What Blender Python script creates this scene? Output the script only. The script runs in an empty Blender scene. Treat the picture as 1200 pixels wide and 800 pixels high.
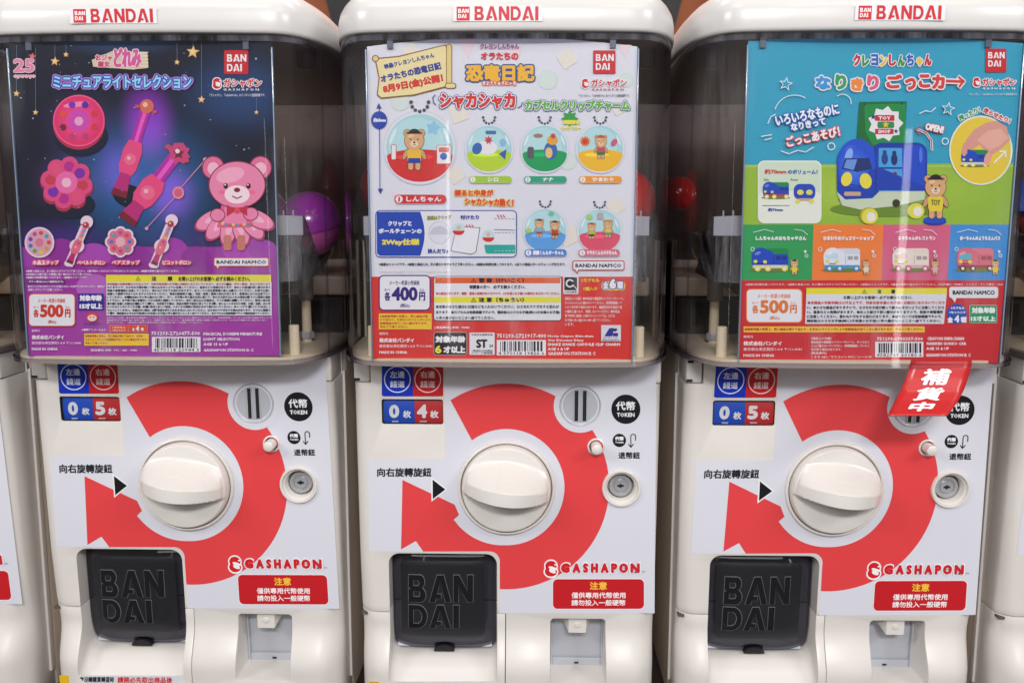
import bpy, bmesh, math, random
import numpy as np
from mathutils import Vector, Matrix
from mathutils.geometry import tessellate_polygon
random.seed(7)
S = bpy.context.scene
COL = S.collection

# ------------------------------------------------------------------ camera, world, lamps, exposure
CAM = np.array([0.0, -0.92611499, 0.10709484])
FWD = np.array([-0.02487657, 0.98862980, -0.14829794])
RGT = np.array([0.99968143, 0.02523411, 0.00052964])
UPV = np.array([-0.00426579, 0.14823752, 0.98894259])
FPX = 1150.0
cd = bpy.data.cameras.new('camera'); cam = bpy.data.objects.new('camera', cd); COL.objects.link(cam)
cd.sensor_width = 36; cd.lens = 36 * FPX / 1200; cd.clip_start = .02; cd.clip_end = 60
M = Matrix.Identity(4)
for i in range(3):
    M[i][0], M[i][1], M[i][2], M[i][3] = RGT[i], UPV[i], -FWD[i], CAM[i]
cam.matrix_world = M
cd.dof.use_dof = True; cd.dof.focus_distance = .90; cd.dof.aperture_fstop = 11.0
S.camera = cam
S.view_settings.view_transform = 'Standard'; S.view_settings.look = 'None'
S.view_settings.exposure = 0.0; S.view_settings.gamma = 1
S.cycles.max_bounces = 8; S.cycles.transparent_max_bounces = 24
S.cycles.caustics_reflective = False; S.cycles.caustics_refractive = False

W = bpy.data.worlds.new('World'); S.world = W; W.use_nodes = True
bg = W.node_tree.nodes['Background']
bg.inputs[0].default_value = (1.0, .95, .92, 1); bg.inputs[1].default_value = .15

def area(name, loc, target, sx, sy, power, color=(1, .985, .972)):
    l = bpy.data.lights.new(name, 'AREA'); l.shape = 'RECTANGLE'; l.size = sx; l.size_y = sy
    l.energy = power; l.color = color
    o = bpy.data.objects.new(name, l); COL.objects.link(o); o.location = loc
    o.rotation_euler = (Vector(target) - Vector(loc)).to_track_quat('-Z', 'Y').to_euler()
    o['label'] = 'ceiling lamp'; return o
area('ceiling_or_fill_lamp', (-.55, -1.25, 1.75), (0, 0, 0), .9, .35, 5.5)
area('ceiling_or_fill_lamp', (.85, -1.35, 1.70), (0, 0, 0), .9, .35, 5)
area('ceiling_or_fill_lamp', (.1, -2.35, 1.14), (0, 0, -.05), .6, .2, 32)
area('ceiling_or_fill_lamp', (0, -3.3, 1.5), (0, 0, 0), 3.0, 1.2, 22)  # wide soft fill added behind the camera to brighten the shell sides
area('ceiling_or_fill_lamp', (0, .30, 1.75), (0, .60, .05), 2.6, .12, 26)  # lamp added out of view to light the back panel seen through the globes
area('ceiling_or_fill_lamp', (0, 1.75, 2.1), (0, 2.75, .4), 1.8, .4, 30)  # unseen lamp added to brighten the orange wall
area('ceiling_or_fill_lamp', (-1.7, -1.3, 1.0), (0, 0, 0), .8, .4, 16)  # side fill added to bring light into the globe interiors
area('ceiling_or_fill_lamp', (1.7, -1.3, 1.0), (0, 0, 0), .8, .4, 16)  # matching fill added on the right for the globe interiors
area('light_strip', (.93, -1.42, -.12), (.36, -.06, 0), .045, .75, .34)
area('light_strip', (-.36, -1.42, .02), (-.13, -.06, .1), .016, .50, .07)
for x, y in ((-.9, -.55), (-.2, -.75), (.45, -.62), (1.1, -.8)):
    l = bpy.data.lights.new('spot_lamp', 'POINT'); l.energy = .55; l.shadow_soft_size = .035; l.color = (1, .96, .92)
    o = bpy.data.objects.new('spot_lamp', l); COL.objects.link(o); o.location = (x, y, 1.35)

# ------------------------------------------------------------------ materials
def lin(c): return c / 12.92 if c <= .04045 else ((c + .055) / 1.055) ** 2.4
def hexc(h):
    h = h.lstrip('#'); return tuple(lin(int(h[i:i + 2], 16) / 255) for i in (0, 2, 4)) + (1,)
def setp(b, **k):
    for n, v in k.items():
        n = n.replace('_', ' ')
        b.inputs[n].default_value = v
MATS = {}
def ink(h, rough=.42):
    """flat printed colour: slight paper/ink mottling in the base colour"""
    if h in MATS: return MATS[h]
    m = bpy.data.materials.new('ink_' + h.strip('#')); m.use_nodes = True; nt = m.node_tree
    b = nt.nodes['Principled BSDF']; setp(b, Roughness=rough, Specular_IOR_Level=.3)
    c = hexc(h); n = nt.nodes.new('ShaderNodeTexNoise'); n.inputs['Scale'].default_value = 900; n.inputs['Detail'].default_value = 2
    tc = nt.nodes.new('ShaderNodeTexCoord'); nt.links.new(tc.outputs['Object'], n.inputs['Vector'])
    r = nt.nodes.new('ShaderNodeMapRange'); r.inputs[3].default_value = .93; r.inputs[4].default_value = 1.05
    nt.links.new(n.outputs['Fac'], r.inputs[0])
    mx = nt.nodes.new('ShaderNodeVectorMath'); mx.operation = 'SCALE'; mx.inputs[0].default_value = c[:3]
    nt.links.new(r.outputs[0], mx.inputs['Scale']); nt.links.new(mx.outputs[0], b.inputs['Base Color'])
    MATS[h] = m; return m
def plastic(name, col, rough=.3, bump=.0, scale=400, coat=0., dirt=0., spec=.5, metal=0.):
    m = bpy.data.materials.new(name); m.use_nodes = True; nt = m.node_tree
    b = nt.nodes['Principled BSDF']; setp(b, Roughness=rough, Metallic=metal, Coat_Weight=coat, Coat_Roughness=.08, Specular_IOR_Level=spec)
    tc = nt.nodes.new('ShaderNodeTexCoord')
    n = nt.nodes.new('ShaderNodeTexNoise'); n.inputs['Scale'].default_value = 9; n.inputs['Detail'].default_value = 6
    nt.links.new(tc.outputs['Object'], n.inputs['Vector'])
    r = nt.nodes.new('ShaderNodeMapRange'); r.inputs[1].default_value = .3; r.inputs[2].default_value = .7
    r.inputs[3].default_value = 1 - dirt; r.inputs[4].default_value = 1
    nt.links.new(n.outputs['Fac'], r.inputs[0])
    mx = nt.nodes.new('ShaderNodeVectorMath'); mx.operation = 'SCALE'; mx.inputs[0].default_value = col[:3]
    nt.links.new(r.outputs[0], mx.inputs['Scale']); nt.links.new(mx.outputs[0], b.inputs['Base Color'])
    r2 = nt.nodes.new('ShaderNodeMapRange'); r2.inputs[3].default_value = rough * .85; r2.inputs[4].default_value = rough * 1.2
    nt.links.new(n.outputs['Fac'], r2.inputs[0]); nt.links.new(r2.outputs[0], b.inputs['Roughness'])
    if bump:
        n2 = nt.nodes.new('ShaderNodeTexNoise'); n2.inputs['Scale'].default_value = scale; n2.inputs['Detail'].default_value = 3
        nt.links.new(tc.outputs['Object'], n2.inputs['Vector'])
        bp = nt.nodes.new('ShaderNodeBump'); bp.inputs['Strength'].default_value = bump; bp.inputs['Distance'].default_value = .0004
        nt.links.new(n2.outputs['Fac'], bp.inputs['Height']); nt.links.new(bp.outputs[0], b.inputs['Normal'])
    return m
def clear(name, tint, edge, ior=1.49, rough=.03, dust=0., gloss=1.0):
    """thin clear plastic: tinted see-through with mirror-like reflection, denser at grazing angles"""
    m = bpy.data.materials.new(name); m.use_nodes = True; nt = m.node_tree; nt.nodes.clear()
    out = nt.nodes.new('ShaderNodeOutputMaterial'); mix = nt.nodes.new('ShaderNodeMixShader')
    tr = nt.nodes.new('ShaderNodeBsdfTransparent'); gl = nt.nodes.new('ShaderNodeBsdfGlossy'); gl.inputs['Roughness'].default_value = rough
    gl.inputs['Color'].default_value = (gloss, gloss, gloss, 1)
    lw = nt.nodes.new('ShaderNodeLayerWeight'); lw.inputs['Blend'].default_value = .5
    def mth(op, a, b):
        n_ = nt.nodes.new('ShaderNodeMath'); n_.operation = op
        for i_, v_ in enumerate((a, b)):
            if isinstance(v_, (int, float)): n_.inputs[i_].default_value = v_
            else: nt.links.new(v_, n_.inputs[i_])
        return n_.outputs[0]
    r0 = ((ior - 1) / (ior + 1)) ** 2
    fr = mth('ADD', mth('MULTIPLY', mth('POWER', lw.outputs['Facing'], 5.), 1 - r0), r0)
    tf = mth('POWER', lw.outputs['Facing'], 2.2)
    mc = nt.nodes.new('ShaderNodeMix'); mc.data_type = 'RGBA'
    mc.inputs[6].default_value = tuple(tint) + (1,); mc.inputs[7].default_value = tuple(edge) + (1,)
    nt.links.new(tf, mc.inputs[0]); nt.links.new(mc.outputs[2], tr.inputs['Color'])
    nt.links.new(fr, mix.inputs[0]); nt.links.new(tr.outputs[0], mix.inputs[1]); nt.links.new(gl.outputs[0], mix.inputs[2])
    last = mix
    if dust:
        tc = nt.nodes.new('ShaderNodeTexCoord')
        mp = nt.nodes.new('ShaderNodeMapping'); mp.inputs['Scale'].default_value = (1, 1, .12)
        n = nt.nodes.new('ShaderNodeTexNoise'); n.inputs['Scale'].default_value = 60; n.inputs['Detail'].default_value = 8; n.inputs['Roughness'].default_value = .7
        nt.links.new(tc.outputs['Object'], mp.inputs[0]); nt.links.new(mp.outputs[0], n.inputs['Vector'])
        v = nt.nodes.new('ShaderNodeTexNoise'); v.inputs['Scale'].default_value = 420; v.inputs['Detail'].default_value = 1
        nt.links.new(tc.outputs['Object'], v.inputs['Vector'])
        r = nt.nodes.new('ShaderNodeMapRange'); r.inputs[1].default_value = .42; r.inputs[2].default_value = .80; r.inputs[4].default_value = dust
        nt.links.new(n.outputs['Fac'], r.inputs[0])
        rv = nt.nodes.new('ShaderNodeMapRange'); rv.inputs[1].default_value = .74; rv.inputs[2].default_value = .80; rv.inputs[4].default_value = 1.
        nt.links.new(v.outputs['Fac'], rv.inputs[0])
        pm = nt.nodes.new('ShaderNodeTexNoise'); pm.inputs['Scale'].default_value = 7; pm.inputs['Detail'].default_value = 2
        nt.links.new(tc.outputs['Object'], pm.inputs['Vector'])
        pr_ = nt.nodes.new('ShaderNodeMapRange'); pr_.inputs[1].default_value = .54; pr_.inputs[2].default_value = .72
        nt.links.new(pm.outputs['Fac'], pr_.inputs[0])
        ad = nt.nodes.new('ShaderNodeMath'); ad.operation = 'ADD'; nt.links.new(r.outputs[0], ad.inputs[0])
        nt.links.new(mth('MULTIPLY', mth('MULTIPLY', rv.outputs[0], pr_.outputs[0]), min(.5, dust * 2)), ad.inputs[1])
        mm = mth('MULTIPLY', r.outputs[0], pr_.outputs[0] if dust < .2 else 1.)
        nt.links.new(mm, ad.inputs[0])
        df = nt.nodes.new('ShaderNodeBsdfDiffuse'); df.inputs['Color'].default_value = (.7, .7, .75, 1)
        m2 = nt.nodes.new('ShaderNodeMixShader'); nt.links.new(ad.outputs[0], m2.inputs[0])
        nt.links.new(mix.outputs[0], m2.inputs[1]); nt.links.new(df.outputs[0], m2.inputs[2]); last = m2
    nt.links.new(last.outputs[0], out.inputs['Surface'])
    return m
CREAM = plastic('cream_plastic', (.765, .725, .69), .34, .12, 700, .12, .08)
LIDW = plastic('lid_plastic', (.625, .608, .598), .30, .04, 300, .15, .03)
KNOBM = plastic('knob_plastic', (.765, .735, .70), .27, .0, 300, .25, .03)
SHELLM = plastic('shell_plastic', (.74, .64, .54), .42, .25, 700, 0, .08)  # tan tone of the shaded side walls is put into this colour
VINYL = plastic('vinyl_sticker', (.70, .705, .785), .38, .03, 500, 0, .02)
VRED = plastic('red_vinyl', (.76, .055, .062), .38, .03, 500, 0, .03)
GREYP = plastic('grey_plastic', (.47, .49, .54), .33, .1, 500, .1, .05)
STEEL = plastic('steel', (.58, .59, .62), .28, .15, 600, 0, .12, metal=.45)
TRAYM = plastic('tray_plastic', (.50, .52, .575), .35, .05, 500, .1, .04)
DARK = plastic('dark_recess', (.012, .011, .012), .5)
GAP = plastic('seam_shade', (.10, .08, .065), .8)
DOORP = plastic('frosted_smoked_plastic', (.014, .015, .020), .32, 1.0, 1500, .15, .3)
DOORG = plastic('gloss_letter_plastic', (.004, .004, .007), .10, 0, 300, .6)
DOORE = plastic('letter_edge_plastic', (.17, .175, .21), .25)
TANM = plastic('tan_plastic', (.72, .60, .43), .4, .1, 500, 0, .06)
HOPM = plastic('hopper_grey', (.38, .38, .43), .35, .05, 500, .1, .05)
WOOD = plastic('dark_board', (.070, .038, .026), .5, .4, 90, 0, .4)
WOOD2 = plastic('brown_board', (.19, .115, .095), .5, .4, 90, 0, .4)
ORANGE = plastic('orange_wall', (.50, .15, .06), .7, .3, 60, 0, .2)
BLACKW = plastic('black_beam', (.012, .010, .012), .6)
SHELF = plastic('shelf_board', (.05, .035, .03), .5, .3, 90, 0, .3)
GLOBE = clear('clear_globe', (.97, .97, .975), (.60, .58, .68), dust=.16)
DOORM = clear('smoked_plastic', (.50, .50, .56), (.12, .12, .16), ior=1.6, rough=.05)
RIMC = clear('clear_rim', (.88, .88, .93), (.34, .32, .50), ior=1.6)
COLLAR = clear('clear_collar', (.55, .54, .62), (.16, .15, .24), ior=1.6, rough=.06, dust=.25)
HOPD = plastic('collar_plastic', (.20, .17, .17), .35)
SMOKE = clear('smoked_hopper', (.46, .42, .38), (.22, .19, .17), ior=1.3, rough=.15, dust=.45)

# ------------------------------------------------------------------ helpers
def link(name, me, mats=(), parent=None, smooth=None):
    o = bpy.data.objects.new(name, me); COL.objects.link(o)
    for m in mats: me.materials.append(m)
    if parent: o.parent = parent
    if smooth is not None:
        me.shade_smooth(); me.set_sharp_from_angle(angle=math.radians(smooth))
    return o
def from_bm(name, bm, mat, parent=None, smooth=None):
    me = bpy.data.meshes.new(name); bmesh.ops.recalc_face_normals(bm, faces=bm.faces); bm.to_mesh(me); bm.free()
    return link(name, me, [mat], parent, smooth)
def thing(name, label, cat, loc=(0, 0, 0), rz=0., group=None):
    o = bpy.data.objects.new(name, None); COL.objects.link(o); o.location = loc; o.rotation_euler = (0, 0, rz)
    o['label'] = label; o['category'] = cat
    if group: o['group'] = group
    return o
def copy_tree(o, parent=None):
    c = o.copy(); COL.objects.link(c); c.parent = parent
    for ch in list(o.children): copy_tree(ch, c)
    return c
TAN = math.tan(math.radians(2.1)); ZP = -.176
def shear(me):
    """the lower front stands about two degrees off the globe's front"""
    for v in me.vertices: v.co.y -= (v.co.z - ZP) * TAN
def loft(rings, close=True, caps=True):
    bm = bmesh.new(); R = [[bm.verts.new(p) for p in r] for r in rings]; n = len(rings[0])
    for a, b in zip(R, R[1:]):
        for i in range(n if close else n - 1):
            j = (i + 1) % n; bm.faces.new((a[i], a[j], b[j], b[i]))
    if caps: bm.faces.new(R[0][::-1]); bm.faces.new(R[-1])
    return bm
def rrect(x0, y0, x1, y1, r, n=6):
    r = min(r, abs(x1 - x0) / 2 - 1e-9, abs(y1 - y0) / 2 - 1e-9); P = []
    for cx, cy, a in ((x1 - r, y1 - r, 0), (x0 + r, y1 - r, 90), (x0 + r, y0 + r, 180), (x1 - r, y0 + r, 270)):
        for k in range(n + 1):
            t = math.radians(a + 90 * k / n); P.append((cx + r * math.cos(t), cy + r * math.sin(t)))
    return P
def boxbm(x0, y0, z0, x1, y1, z1, bev=0, seg=2):
    bm = bmesh.new(); bmesh.ops.create_cube(bm, size=1)
    for v in bm.verts: v.co = ((x0 + x1) / 2 + v.co.x * (x1 - x0), (y0 + y1) / 2 + v.co.y * (y1 - y0), (z0 + z1) / 2 + v.co.z * (z1 - z0))
    if bev: bmesh.ops.bevel(bm, geom=bm.edges[:], offset=bev, segments=seg, affect='EDGES', profile=.5)
    return bm
def prism(pts, y0, y1, bev=0):
    """outline in (x, z) extruded along y"""
    bm = loft([[(x, y1, z) for x, z in pts], [(x, y0, z) for x, z in pts]])
    bmesh.ops.recalc_face_normals(bm, faces=bm.faces)
    if bev:
        es = [e for e in bm.edges if all(abs(v.co.y - y0) < 1e-7 for v in e.verts)]
        bmesh.ops.bevel(bm, geom=es, offset=bev, segments=3, affect='EDGES', profile=.5)
    return bm
def circ(cx, cz, r, n=48): return [(cx + r * math.cos(2 * math.pi * i / n), cz + r * math.sin(2 * math.pi * i / n)) for i in range(n)]
def lathe_y(cx, cz, prof, n=64, caps=True):
    """profile of (radius, y) turned about the y axis"""
    return loft([[(cx + r * math.cos(2 * math.pi * i / n), y, cz + r * math.sin(2 * math.pi * i / n)) for i in range(n)] for r, y in prof], caps=caps)
def lathe_z(cx, cy, prof, n=48, caps=True):
    return loft([[(cx + r * math.cos(2 * math.pi * i / n), cy + r * math.sin(2 * math.pi * i / n), z) for i in range(n)] for r, z in prof], caps=caps)
def boolean(base, cutters, op='DIFFERENCE', bev=0):
    for c in cutters:
        m = base.modifiers.new('b', 'BOOLEAN'); m.operation = op; m.object = c; m.solver = 'EXACT'
    if bev:
        m = base.modifiers.new('v', 'BEVEL'); m.limit_method = 'ANGLE'; m.angle_limit = math.radians(32); m.width = bev; m.segments = 2; m.use_clamp_overlap = True
    dg = bpy.context.evaluated_depsgraph_get(); dg.update()
    me = bpy.data.meshes.new_from_object(base.evaluated_get(dg))
    for c in cutters: bpy.data.objects.remove(c)
    return me
def tmp(bm):
    me = bpy.data.meshes.new('t'); bmesh.ops.recalc_face_normals(bm, faces=bm.faces); bm.to_mesh(me); bm.free()
    o = bpy.data.objects.new('t', me); COL.objects.link(o); return o

# ------------------------------------------------------------------ machine positions
PLACE = {1: (-.3444, .0033, -.00825), 2: (-.0282, 0, 0), 3: (.2902, .0034, .00736), 0: (-.6690, .006, -.01), 4: (.609, .006, .009)}
class Plane:
    """turns a photograph pixel into a point of a real plane of one machine (machine coordinates)"""
    def __init__(s, mach, y=None, tilt=False):
        ox, oy, a = PLACE[mach]; s.o = np.array([ox, oy, 0.]); s.a = a
        c, n = math.cos(a), math.sin(a); s.Rt = np.array([[c, n, 0], [-n, c, 0], [0, 0, 1]])
        if tilt: s.n = np.array([0, 1., TAN]); s.p = np.array([0, 0, ZP])
        else: s.n = np.array([0, 1., 0]); s.p = np.array([0, y, 0])
        s.cam = s.Rt @ (CAM - s.o); s.nn = s.n / np.linalg.norm(s.n)
    def __call__(s, P):
        P = np.atleast_2d(np.asarray(P, float))
        d = FPX * FWD[None] + (P[:, :1] - 600) * RGT[None] + (400 - P[:, 1:2]) * UPV[None]
        d = d @ s.Rt.T
        t = ((s.p - s.cam) @ s.n) / (d @ s.n)
        return s.cam[None] + t[:, None] * d
BODY = Plane(2, tilt=True)
def bp(x, y):
    q = BODY([(x, y)])[0]; return float(q[0]), float(q[2])
def bps(P): return [(float(a[0]), float(a[2])) for a in BODY(P)]

# ------------------------------------------------------------------ flat print
TXT = {}
def glyphs(s, res=3):
    if (s, res) in TXT: return TXT[(s, res)]
    c = bpy.data.curves.new('t', 'FONT'); c.body = s; c.resolution_u = res
    o = bpy.data.objects.new('t', c); COL.objects.link(o); bpy.context.view_layer.update()
    me = o.to_mesh(); me.calc_loop_triangles()
    v = np.array([w.co[:2] for w in me.vertices]).reshape(-1, 2); f = np.array([t.vertices[:] for t in me.loop_triangles]).reshape(-1, 3)
    o.to_mesh_clear(); bpy.data.objects.remove(o); bpy.data.curves.remove(c)
    lo, hi = v.min(0), v.max(0); v = (v - lo) / np.maximum(hi - lo, 1e-6); v[:, 1] = 1 - v[:, 1]
    TXT[(s, res)] = (v, f); return v, f
class Print:
    STEP = 1.3e-5
    def __init__(s, plane, lift=0.):
        s.pl = plane; s.lv = lift; s.V = []; s.F = []; s.MI = []; s.mats = []; s.n = 0; s.ox = s.oy = 0; s.k = 1.
    def view(s, ox, oy, k): s.ox, s.oy, s.k = ox, oy, k; return s
    clip = None
    def _add(s, v, f, col, up=1.):
        s.lv += s.STEP * up
        m = ink(col) if isinstance(col, str) else col
        if m not in s.mats: s.mats.append(m)
        P = s.pl(v) - s.pl.nn[None] * s.lv
        if s.clip:
            bl, tl, br, tr = s.clip; g = (P[:, 2] - bl[2]) / (tl[2] - bl[2])
            P[:, 0] = np.clip(P[:, 0], bl[0] + (tl[0] - bl[0]) * g + .0001, br[0] + (tr[0] - br[0]) * g - .0001)
            g = (P[:, 0] - bl[0]) / (br[0] - bl[0]); P[:, 2] = np.maximum(P[:, 2], bl[2] + (br[2] - bl[2]) * g + .0001)
        s.V.append(P); s.F.append(np.asarray(f) + s.n); s.MI.append(np.full(len(f), s.mats.index(m))); s.n += len(v)
    def px(s, P): return np.asarray(P, float) / s.k + np.array([s.ox, s.oy])
    def poly(s, P, col, holes=()):
        L = [P] + list(holes); L2 = [[Vector((a, b, 0)) for a, b in l] for l in L]
        f = tessellate_polygon(L2); v = s.px([p for l in L for p in l]); s._add(v, f, col)
    def rect(s, x0, y0, x1, y1, col): s.poly([(x0, y0), (x1, y0), (x1, y1), (x0, y1)], col)
    def rr(s, x0, y0, x1, y1, r, col, line=None, w=0):
        if line: s.poly(rrect(x0 - w, y0 - w, x1 + w, y1 + w, r + w), line)
        s.poly(rrect(x0, y0, x1, y1, r), col)
    def ell(s, cx, cy, rx, ry, col, rot=0, n=36, a0=0, a1=360):
        c, q = math.cos(math.radians(rot)), math.sin(math.radians(rot)); P = []
        for i in range(n + (a1 - a0 < 360)):
            t = math.radians(a0 + (a1 - a0) * i / n); x, y = rx * math.cos(t), ry * math.sin(t); P.append((cx + x * c - y * q, cy + x * q + y * c))
        s.poly(P, col)
    def ring(s, cx, cy, r, w, col, n=40):
        o = [(cx + r * math.cos(2 * math.pi * i / n), cy + r * math.sin(2 * math.pi * i / n)) for i in range(n)]
        h = [(cx + (r - w) * math.cos(2 * math.pi * i / n), cy + (r - w) * math.sin(2 * math.pi * i / n)) for i in range(n)]
        s.poly(o, col, [h[::-1]])
    def line(s, P, w, col, closed=False):
        P = [np.array(p, float) for p in P]
        if closed: P = P + [P[0]]
        V, F = [], []
        for a, b in zip(P, P[1:]):
            d = b - a; L = np.linalg.norm(d); d = d / max(L, 1e-9); q = np.array([-d[1], d[0]]) * w / 2; e = d * w * .3; k = len(V)
            V += [a - e + q, b + e + q, b + e - q, a - e - q]; F += [(k, k + 1, k + 2), (k, k + 2, k + 3)]
        s._add(s.px(V), F, col)
    def dummy(s): pass
    def star(s, cx, cy, r, col, rot=0, inner=.45, n=5):
        s.poly([(cx + (r if i % 2 == 0 else r * inner) * math.sin(math.radians(rot + i * 180 / n)), cy - (r if i % 2 == 0 else r * inner) * math.cos(math.radians(rot + i * 180 / n))) for i in range(2 * n)], col)
    def glow(s, cx, cy, rx, ry, c0, c1, n=10, rot=0):
        a, b = [np.array([int(c[i:i + 2], 16) for i in (1, 3, 5)]) for c in (c0, c1)]
        for i in range(n):
            t = (i + 1) / n; c = a + (b - a) * t; q = 1 - i / n
            s.ell(cx, cy, rx * q, ry * q, '#%02x%02x%02x' % tuple(int(z) for z in c), rot)
    def text(s, t, x0, y0, x1, y1, col, b=0., o=(), rot=0, res=None, skew=0.):
        h = abs(y1 - y0) / s.k
        v, f = glyphs(t, res or (3 if h > 9 else 2 if h > 5 else 1))
        cx, cy = (x0 + x1) / 2, (y0 + y1) / 2; w, hh = x1 - x0, y1 - y0
        b = min(b, (.068 if h < 10.5 else .085) * h); b_in = b * s.k
        def place(r, col, n):
            offs = [(r * math.cos(2 * math.pi * i / n), r * math.sin(2 * math.pi * i / n)) for i in range(n)] if r > 0 else [(0, 0)]
            for k, (dx, dy) in enumerate(offs):
                X = (v[:, 0] - .5) * (w - 2 * b_in) + (v[:, 1] - .5) * -skew * hh + dx; Y = (v[:, 1] - .5) * (hh - 2 * b_in) + dy
                c, q = math.cos(math.radians(rot)), math.sin(math.radians(rot))
                s._add(s.px(np.stack([cx + X * c - Y * q, cy + X * q + Y * c], 1)), f, col, .25 if k else 1.)
        for r, oc in sorted(o, key=lambda e: -e[0]): place((r + b) * s.k, oc, 12)
        place(b * s.k, col, 8 if b * 1. > .45 else 4)
    def build(s, name, parent, label=None):
        V = np.concatenate(s.V); F = np.concatenate(s.F); MI = np.concatenate(s.MI)
        e = V[F]; nrm = np.cross(e[:, 1] - e[:, 0], e[:, 2] - e[:, 0]); flip = (nrm @ s.pl.nn) > 0
        F[flip] = F[flip][:, ::-1]; ok = np.linalg.norm(nrm, axis=1) > 1e-13; F = F[ok]; MI = MI[ok]
        me = bpy.data.meshes.new(name); me.vertices.add(len(V)); me.vertices.foreach_set('co', V.ravel())
        me.loops.add(len(F) * 3); me.loops.foreach_set('vertex_index', F.ravel().astype(np.int32))
        me.polygons.add(len(F)); me.polygons.foreach_set('loop_start', np.arange(0, len(F) * 3, 3, dtype=np.int32))
        for m in s.mats: me.materials.append(m)
        me.polygons.foreach_set('material_index', MI.astype(np.int32)); me.update(calc_edges=True); me.validate()
        o = bpy.data.objects.new(name, me); COL.objects.link(o); o.parent = parent
        if label: o['label'] = label
        return o

# wordmark letters on a unit square, y down
def L_B():
    o = [(0, 0), (.62, 0)] + [(.62 + .25 * math.sin(t), .25 - .25 * math.cos(t)) for t in np.linspace(.2, 2.7, 7)] + [(.78, .48)] + [(.66 + .28 * math.sin(t), .74 - .26 * math.cos(t)) for t in np.linspace(.5, 3.14, 8)] + [(0, 1), (0, .86), (.0, .52), (.13, .52), (0, .44)]
    h1 = [(.26, .2), (.26, .4), (.56, .4), (.60, .3), (.56, .2)]; h2 = [(.26, .6), (.26, .8), (.6, .8), (.65, .7), (.6, .6)]
    return o, [h1, h2]
def L_A(): return [(0, 1), (.36, 0), (.66, 0), (1, 1), (.74, 1), (.50, .24), (.36, .70), (.55, .70), (.55, .86), (.31, .86), (.26, 1)], []
def L_N(): return [(0, 0), (.28, 0), (.72, .60), (.72, 0), (1, 0), (1, 1), (.72, 1), (.26, .38), (.26, 1), (0, 1)], []
def L_D():
    o = [(0, 0), (.5, 0)] + [(.5 + .5 * math.sin(t), .5 - .5 * math.cos(t)) for t in np.linspace(.2, 2.94, 12)] + [(.5, 1), (0, 1)]
    h = [(.26, .2), (.26, .8), (.48, .8)] + [(.48 + .26 * math.sin(t), .5 - .3 * math.cos(t)) for t in np.linspace(2.8, .3, 8)] + [(.48, .2)]
    return o, [h]
def L_I(): return [(0, 0), (1, 0), (1, 1), (0, 1)], []
WORD = {'B': (L_B, .78), 'A': (L_A, .92), 'N': (L_N, .82), 'D': (L_D, .80), 'I': (L_I, .25)}
def wordmark(word, x0, y0, x1, y1, gap=.10):
    """letter outlines placed in a box"""
    tot = sum(WORD[c][1] for c in word) + gap * (len(word) - 1); x = 0; R = []
    for c in word:
        fn, w = WORD[c]; o, hs = fn(); k = (x1 - x0) / tot
        mp = lambda P: [(x0 + (x + p[0] * w) * k, y0 + p[1] * (y1 - y0)) for p in P]
        R.append((mp(o), [mp(h) for h in hs])); x += w + gap
    return R
def pr_word(p, word, x0, y0, x1, y1, col, gap=.10):
    for o, hs in wordmark(word, x0, y0, x1, y1, gap): p.poly(o, col, hs)
def pr_square(p, x0, y0, x1, y1, col='#c8222c'):
    w = x1 - x0; p.rr(x0, y0, x1, y1, w * .05, col)
    pr_word(p, 'BAN', x0 + .12 * w, y0 + .17 * w, x1 - .08 * w, y0 + .47 * w, '#f2eef0', .08)
    pr_word(p, 'DAI', x0 + .12 * w, y0 + .57 * w, x1 - .26 * w, y0 + .87 * w, '#f2eef0', .08)
def pr_gmark(p, cx, cy, r, halo=True):
    """rounded double-lobed G emblem"""
    red = '#cf2029'
    if halo: p.ell(cx, cy - .35 * r, r * .98, r * .92, '#f4f0f2'); p.ell(cx + .0 * r, cy + .45 * r, r * 1.05, r * .92, '#f4f0f2')
    p.ell(cx, cy - .35 * r, r * .80, r * .72, red); p.ell(cx, cy + .42 * r, r * .86, r * .72, red)
    p.ell(cx + .25 * r, cy - .02 * r, r * .62, r * .22, '#f4f0f2', 18); p.ell(cx + .2 * r, cy + .38 * r, r * .52, r * .26, '#f4f0f2', 22)
    p.ell(cx + .62 * r, cy - .52 * r, r * .16, r * .12, '#f4f0f2')

# ================================================================== setting
def structure(name, bm, mat, smooth=None):
    o = from_bm(name, bm, mat, None, smooth); o['kind'] = 'structure'; return o
structure('shelf', boxbm(-2.6, -.12, -.46, 2.6, .66, -.42, .003), SHELF)
structure('back_panel', boxbm(-2.6, .620, -.42, 2.6, .640, .2465, .001), WOOD)
structure('back_panel_upper', boxbm(-2.6, .614, .247, 2.6, .640, .312, .001), WOOD2)
structure('wall', boxbm(-3.5, 2.60, -1.0, 3.5, 2.66, 2.2), ORANGE)
def beam(x0, x1, tilt, y, w):
    bm = boxbm(-w / 2, y, -1, w / 2, y + .05, 2.4)
    for v in bm.verts: v.co.x += x0 + (v.co.z - .5) * tilt
    return bm
for x0, tl, w in ((-.585, -.25, .10), (.36, .25, .10), (.78, -.3, .16), (-1.15, .2, .3)):
    structure('wall_beam', beam(x0, 0, tl, 2.40, w), BLACKW)

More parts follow.
